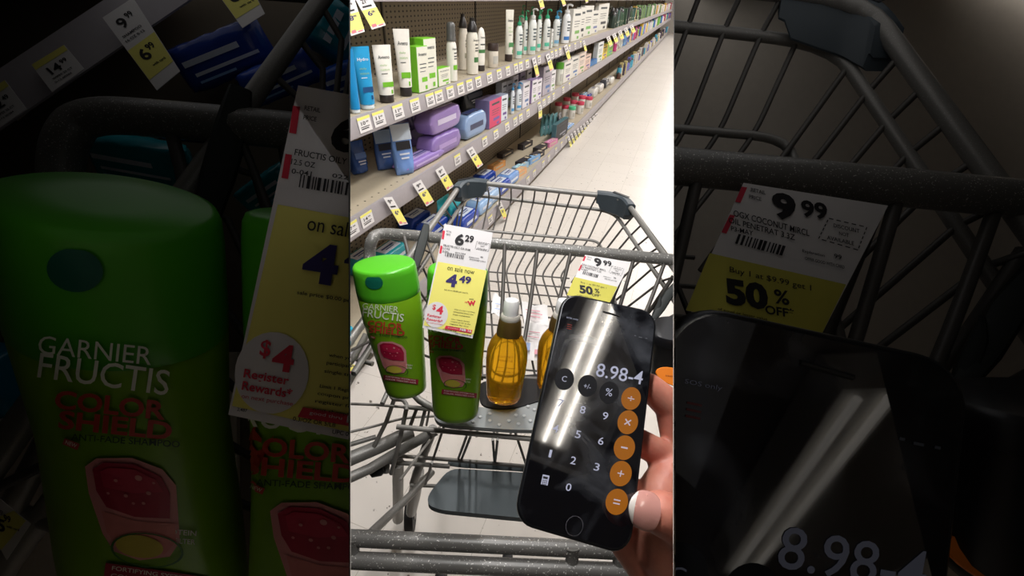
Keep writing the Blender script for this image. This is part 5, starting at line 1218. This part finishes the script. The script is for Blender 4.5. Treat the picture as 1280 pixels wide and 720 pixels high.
bay_tag([(128, 22), (166, -3), (225, 89), (196, 113)], .925, 'dim white and yellow tag reading 9.99 and 6.99 above the big green bottle', 'long', ('9', '99', '6', '99'))
bay_tag([(245, -45), (288, -68), (331, 17), (303, 35)], .95, 'dim yellow tag cut by the top edge right of the 9.99 one', 'long', ('9', '99', '6', '99'))
bay_tag([(-40, 612), (0, 624), (38, 655), (8, 700)], .62, 'dim yellow tag at the bottom left corner below the cart rail', 'long', ('8', '49', '5', '99'))
def bay_pack(x, y, z, wpx, hpx, col, label, ang=-20., acc=(215, 222, 235), st=LEFT, clips=None):
    z += .14; c = bp(x, y, z); w = wpx*z/F; h = hpx*z/F*.8; d_ = h*.8; a = math.radians(ang)
    u_ = CR*math.cos(a)+CD*math.sin(a); v_ = -CD*math.cos(a)+CR*math.sin(a); f_ = -CF; v_, f_ = (v_*.8+f_*.6).normalized(), None
    f_ = u_.cross(v_); f_ = f_ if f_.dot(CAM-c) > 0 else -f_
    t = thing('wipes_pack', label, 'wipes pack', c-v_*h/2); mb = MB(); R = []; rnd = random.Random(int(x*7+y))
    for i in range(17):
        q = -1+2*i/16; e_ = max(0, 1-abs(q)**6)**.5; rg = []
        for k in range(24):
            a_ = 2*PI*k/24; cx, sy = math.cos(a_), math.sin(a_)
            rg.append(c+u_*w/2*q+f_*(max(.06, e_)*d_/2*math.copysign(abs(cx)**.5, cx)+rnd.uniform(-1, 1)*d_*.03)+v_*(h/2*math.copysign(abs(sy)**.5, sy)*(.88+.12*e_)+rnd.uniform(-1, 1)*h*.02))
        R.append(rg)
    cl = clips or LEFT.clips
    mb.loft(R); mb.build('film_wrap', mat(col, .22, spec=.7), t, clips=cl, smooth=60)
    mb = MB(); n2 = f_; o_ = c+f_*(d_/2+.0015)
    for x_, y_, ww, hh, mi in ((-.05, .12, .6, .12, 0), (.05, -.14, .7, .07, 0), (-.1, -.3, .4, .05, 1)): mb.add([o_+u_*w*(x_+p*ww/2)+v_*h*(y_+q*hh/2) for p, q in ((-1, -1), (1, -1), (1, 1), (-1, 1))], [(0, 1, 2, 3)], mi)
    mb.build('print', [mat(acc, .4), mat((130, 170, 220), .4)], t, smooth=0, fill=False, clips=cl); return t
NVY = (32, 62, 150); TEL = (30, 150, 164)
bay_pack(280, 70, .86, 118, 66, NVY, 'dim navy blue wipes pack above the thick bar in the left bay', -22)
bay_pack(352, 96, .84, 100, 52, (40, 76, 176), 'dim blue wipes pack behind the sloping cart rail in the left bay', -24)
bay_pack(420, 42, .88, 66, 90, (28, 140, 160), 'dim teal pack behind the cart wires at the top of the left bay', -65)
bay_pack(432, 100, .87, 60, 50, (44, 92, 190), 'dim blue pack just left of the bright aisle, under the teal one', -20)
bay_pack(178, 200, .74, 124, 66, TEL, 'dim teal wipes pack between the thick bar and the big green cap', 10)
bay_pack(228, 162, .79, 70, 34, (62, 44, 84), 'dim dark purple pack just under the thick bar', 5)
bay_pack(335, 236, .76, 74, 44, TEL, 'dim teal pack behind the black strap in the left bay', -35)
bay_pack(8, 486, .70, 84, 130, (24, 150, 190), 'dim bright teal pack beside the big bottle at the left edge', -15)
c1 = thing('shopping_cart', 'dim enlarged cart section with thick bar behind the big left shampoo bottle', 'shopping cart', bp(200, 900, .6))
GRPB = {'side_wire_far': 'side_wire_panel', 'front_wire': 'front_wire_panel'}
rods_into(LEFT, c1, {'seat_bar', 'seat_upright', 'basket_rim', 'side_wire_far', 'front_wire', 'side_rail'}, GRPB, LEFT.clips)
flat_strap(LEFT, c1, 'strap', STRAP[0], STRAP[1], STRAP[2], .003, M_STRAP, LEFT.clips)
B1b = ((504, 487), (480.5, 325), (.72-.42)/.45, 0, 82, 1.22); B2b = ((569.5, 524), (572.5, 333), (.69-.42)/.45, (.47-.42)/.45, 77, 1.2)
shampoo(LEFT, *B1b, 'very large dim green shampoo bottle filling the far left of the picture', (0, 0), dep=.8)
shampoo(LEFT, *B2b, 'large dim green shampoo bottle behind the big price tag, cut off on its right', (73, 17.5), dep=.55, ang=6., only=())
tag_sale(LEFT, 'large dim price tag with a red 4 dollar rewards circle', -.09)
# ---- right bay: cart corner, bar, tag and a phone
c2 = thing('shopping_cart', 'dim enlarged cart corner with wires and thick bar at the right of the picture', 'shopping cart', bp(1060, 900, .6))
GRPR = {'side_wire': 'side_wire_panel', 'front_wire': 'front_wire_panel', 'floor_wire': 'floor_wire_panel'}
rods_into(RIGHT, c2, {'seat_bar', 'seat_upright', 'basket_rim', 'basket_rail', 'side_wire', 'front_wire', 'floor_wire', 'gate_strut'}, GRPR, RIGHT.clips)
clip_sleeve(RIGHT, c2, FR, FL, NR, RIGHT.clips)
flat_strap(RIGHT, c2, 'strap', STRAP2[0], STRAP2[1], STRAP2[2], .004, M_STRAP, RIGHT.clips)
flat_strap(RIGHT, c2, 'buckle_tip', STRAP3[0], STRAP3[1], STRAP3[2], .003, M_STRAP, RIGHT.clips)
tag_half(RIGHT, 'large dim price tag reading 9.99 and 50% off behind the big phone')
phone(RIGHT, 'very large dim black smartphone at the lower right of the picture, showing 8.98-4', .04)
dark_tub(RIGHT, 'large dim black tub at the right edge beside the big phone')
orange_disc(RIGHT, 'large dim orange lid in the bottom right corner')
# ================================================================== CAMERA AND LIGHTS
cd = bpy.data.cameras.new('camera'); co = bpy.data.objects.new('camera', cd); COL.objects.link(co); S.camera = co
cd.sensor_width = 36; cd.lens = F/1280*36; cd.clip_start = .02; cd.clip_end = 100
co.matrix_world = Matrix(((CR.x, -CD.x, -CF.x, CAM.x), (CR.y, -CD.y, -CF.y, CAM.y), (CR.z, -CD.z, -CF.z, CAM.z), (0, 0, 0, 1)))
wd = bpy.data.worlds.new('world'); S.world = wd; wd.use_nodes = True
wd.node_tree.nodes['Background'].inputs[0].default_value = (.9, .9, 1, 1); wd.node_tree.nodes['Background'].inputs[1].default_value = .02
def area(name, loc, sx, sy, power, rot=(0, 0, 0), col=(1, .985, .978), spread=PI):
    l = bpy.data.lights.new(name, 'AREA'); l.shape = 'RECTANGLE'; l.size = sx; l.size_y = sy; l.energy = power; l.color = col; l.spread = spread
    o = bpy.data.objects.new(name, l); COL.objects.link(o); o.location = loc; o.rotation_euler = rot; return o
TUBE = mat((255, 246, 232), .5, emit=2.5, var=0); HOUS = mat((225, 224, 220), .6)
NFX = 0
def fixture(x, y, ln, power, rot=0., label=None, tm=TUBE, spec=.05, z=2.72, gap=.045, hw=.09, r=.013):
    global NFX
    NFX += 1
    base = V((x, y, z)); t = thing('ceiling_light', label or 'twin tube fluorescent ceiling light, %s along the aisle' % nth(NFX-1), 'ceiling light', base, None if label else 'ceiling lights')
    e = V((math.sin(rot), math.cos(rot), 0)); s = V((e.y, -e.x, 0))
    mb = MB(); mb.box(base+up*.04, s*hw, e*ln/2, up*.038, bev=.006); mb.build('housing', HOUS, t, smooth=0)
    for q in (-1, 1):
        mb = MB(); mb.tube([base+s*gap*q-e*ln*.48-up*(r+.004), base+s*gap*q+e*ln*.48-up*(r+.004)], r, 10); mb.build('tube', tm, t)
    if power:
        l = area('lamp', base-up*.04, .16, ln*.95, power*ln, (0, 0, -rot)); l.data.specular_factor = spec
for y in [1.9+1.3*i for i in range(0, 19)]: fixture(.24, y, 1.2, 19)
fixture(.52, .04, .78, 0, -.06, 'short twin tube light above and behind the camera, mirrored in the phone', tm=mat((255, 248, 238), .5, emit=26, var=0), gap=.03, hw=.085, r=.007)
fixture(.9, -.27, .95, 0, PI-.44, 'added dim twin tube lamp under the right bay cover, mirrored in the large phone', tm=mat((255, 248, 238), .5, emit=.7, var=0), z=HRF-.10, gap=.03, hw=.06, r=.008)  # added unseen lamp; puts the streak on the large phone, lights the bay
# added unseen covers keep store light off the bays; slit below the short light
eL = nL.cross(up).normalized(); eL = eL if eL.dot(CF) > 0 else -eL
eR = nR.cross(up).normalized(); eR = eR if eR.dot(CF) > 0 else -eR
def shade_cover(nm, polys):
    mb = MB()
    for q in polys: mb.prism([V((x, y, HRF)) for x, y in q], up*.02)
    struct(nm, mb, M_SHIELD)
PL_, PR_ = AP+eL*1.35, AP+eR*1.5
shade_cover('shade_cover_left', [[(AP.x-.001, AP.y), (PL_.x, PL_.y), (PL_.x-1.2, PL_.y-.2), (-1.9, -1.3), (AP.x-.001, -1.3)]])
X0, X1, YA, YB = .055, .19, .02, .36
shade_cover('shade_cover_right', [[(AP.x, AP.y), (AP.x, -1.3), (X0, -1.3), (X0, PR_.y), (PR_.x, PR_.y)], [(X0, -1.3), (X1, -1.3), (X1, YA), (X0, YA)], [(X0, YB), (X1, YB), (X1, PR_.y), (X0, PR_.y)], [(X1, -1.3), (1.9, -1.3), (1.9, PR_.y), (X1, PR_.y)]])
# added unseen key lamp brightening the cart and the aisle's near end
def on_line(s_): return CAM+(-CD)*((1.16+s_*-CF.z)/(-CD.z))+CF*s_
p0, p1 = on_line(.09), on_line(.8)
kl = area('lamp', (p0+p1)/2, .05, (p1-p0).length, 21); kl.data.specular_factor = .3
yv = (p1-p0).normalized(); zv = V((0, 0, 1)); xv = yv.cross(zv).normalized(); zv = xv.cross(yv)
pl_ = area('lamp', CAM-CD*.54+CF*.07, .03, .62, 8); pl_.data.specular_factor = .3  # added unseen front fill just above the camera
pl_.matrix_world = Matrix(((CR.x, -CD.x, -CF.x, pl_.location.x), (CR.y, -CD.y, -CF.y, pl_.location.y), (CR.z, -CD.z, -CF.z, pl_.location.z), (0, 0, 0, 1)))
kl.matrix_world = Matrix(((xv.x, yv.x, zv.x, kl.location.x), (xv.y, yv.y, zv.y, kl.location.y), (xv.z, yv.z, zv.z, kl.location.z), (0, 0, 0, 1)))
# weak unseen fill lamps added under the bay covers
for x, y, z, p in ((250, 20, .8, .2), (120, 60, .4, .08), (960, 60, .72, .42), (1060, 60, .3, .09)):
    q_ = pz(x, y, z); l = area('lamp', V((q_.x, q_.y, HRF-.04)), .7, .7, p); l.rotation_euler = (pz(x, 330, .85)-l.location).to_track_quat('-Z', 'Y').to_euler()
S.view_settings.view_transform = 'Standard'; S.view_settings.look = 'None'; S.view_settings.gamma = 1; S.view_settings.exposure = 0
S.cycles.use_denoising = True

for o in bpy.data.objects:
    if len(str(o.get('label', '')).split()) > 16: print('LONG', o.name, o['label'])
for o in bpy.data.objects:
    if '_b' in o: del o['_b']
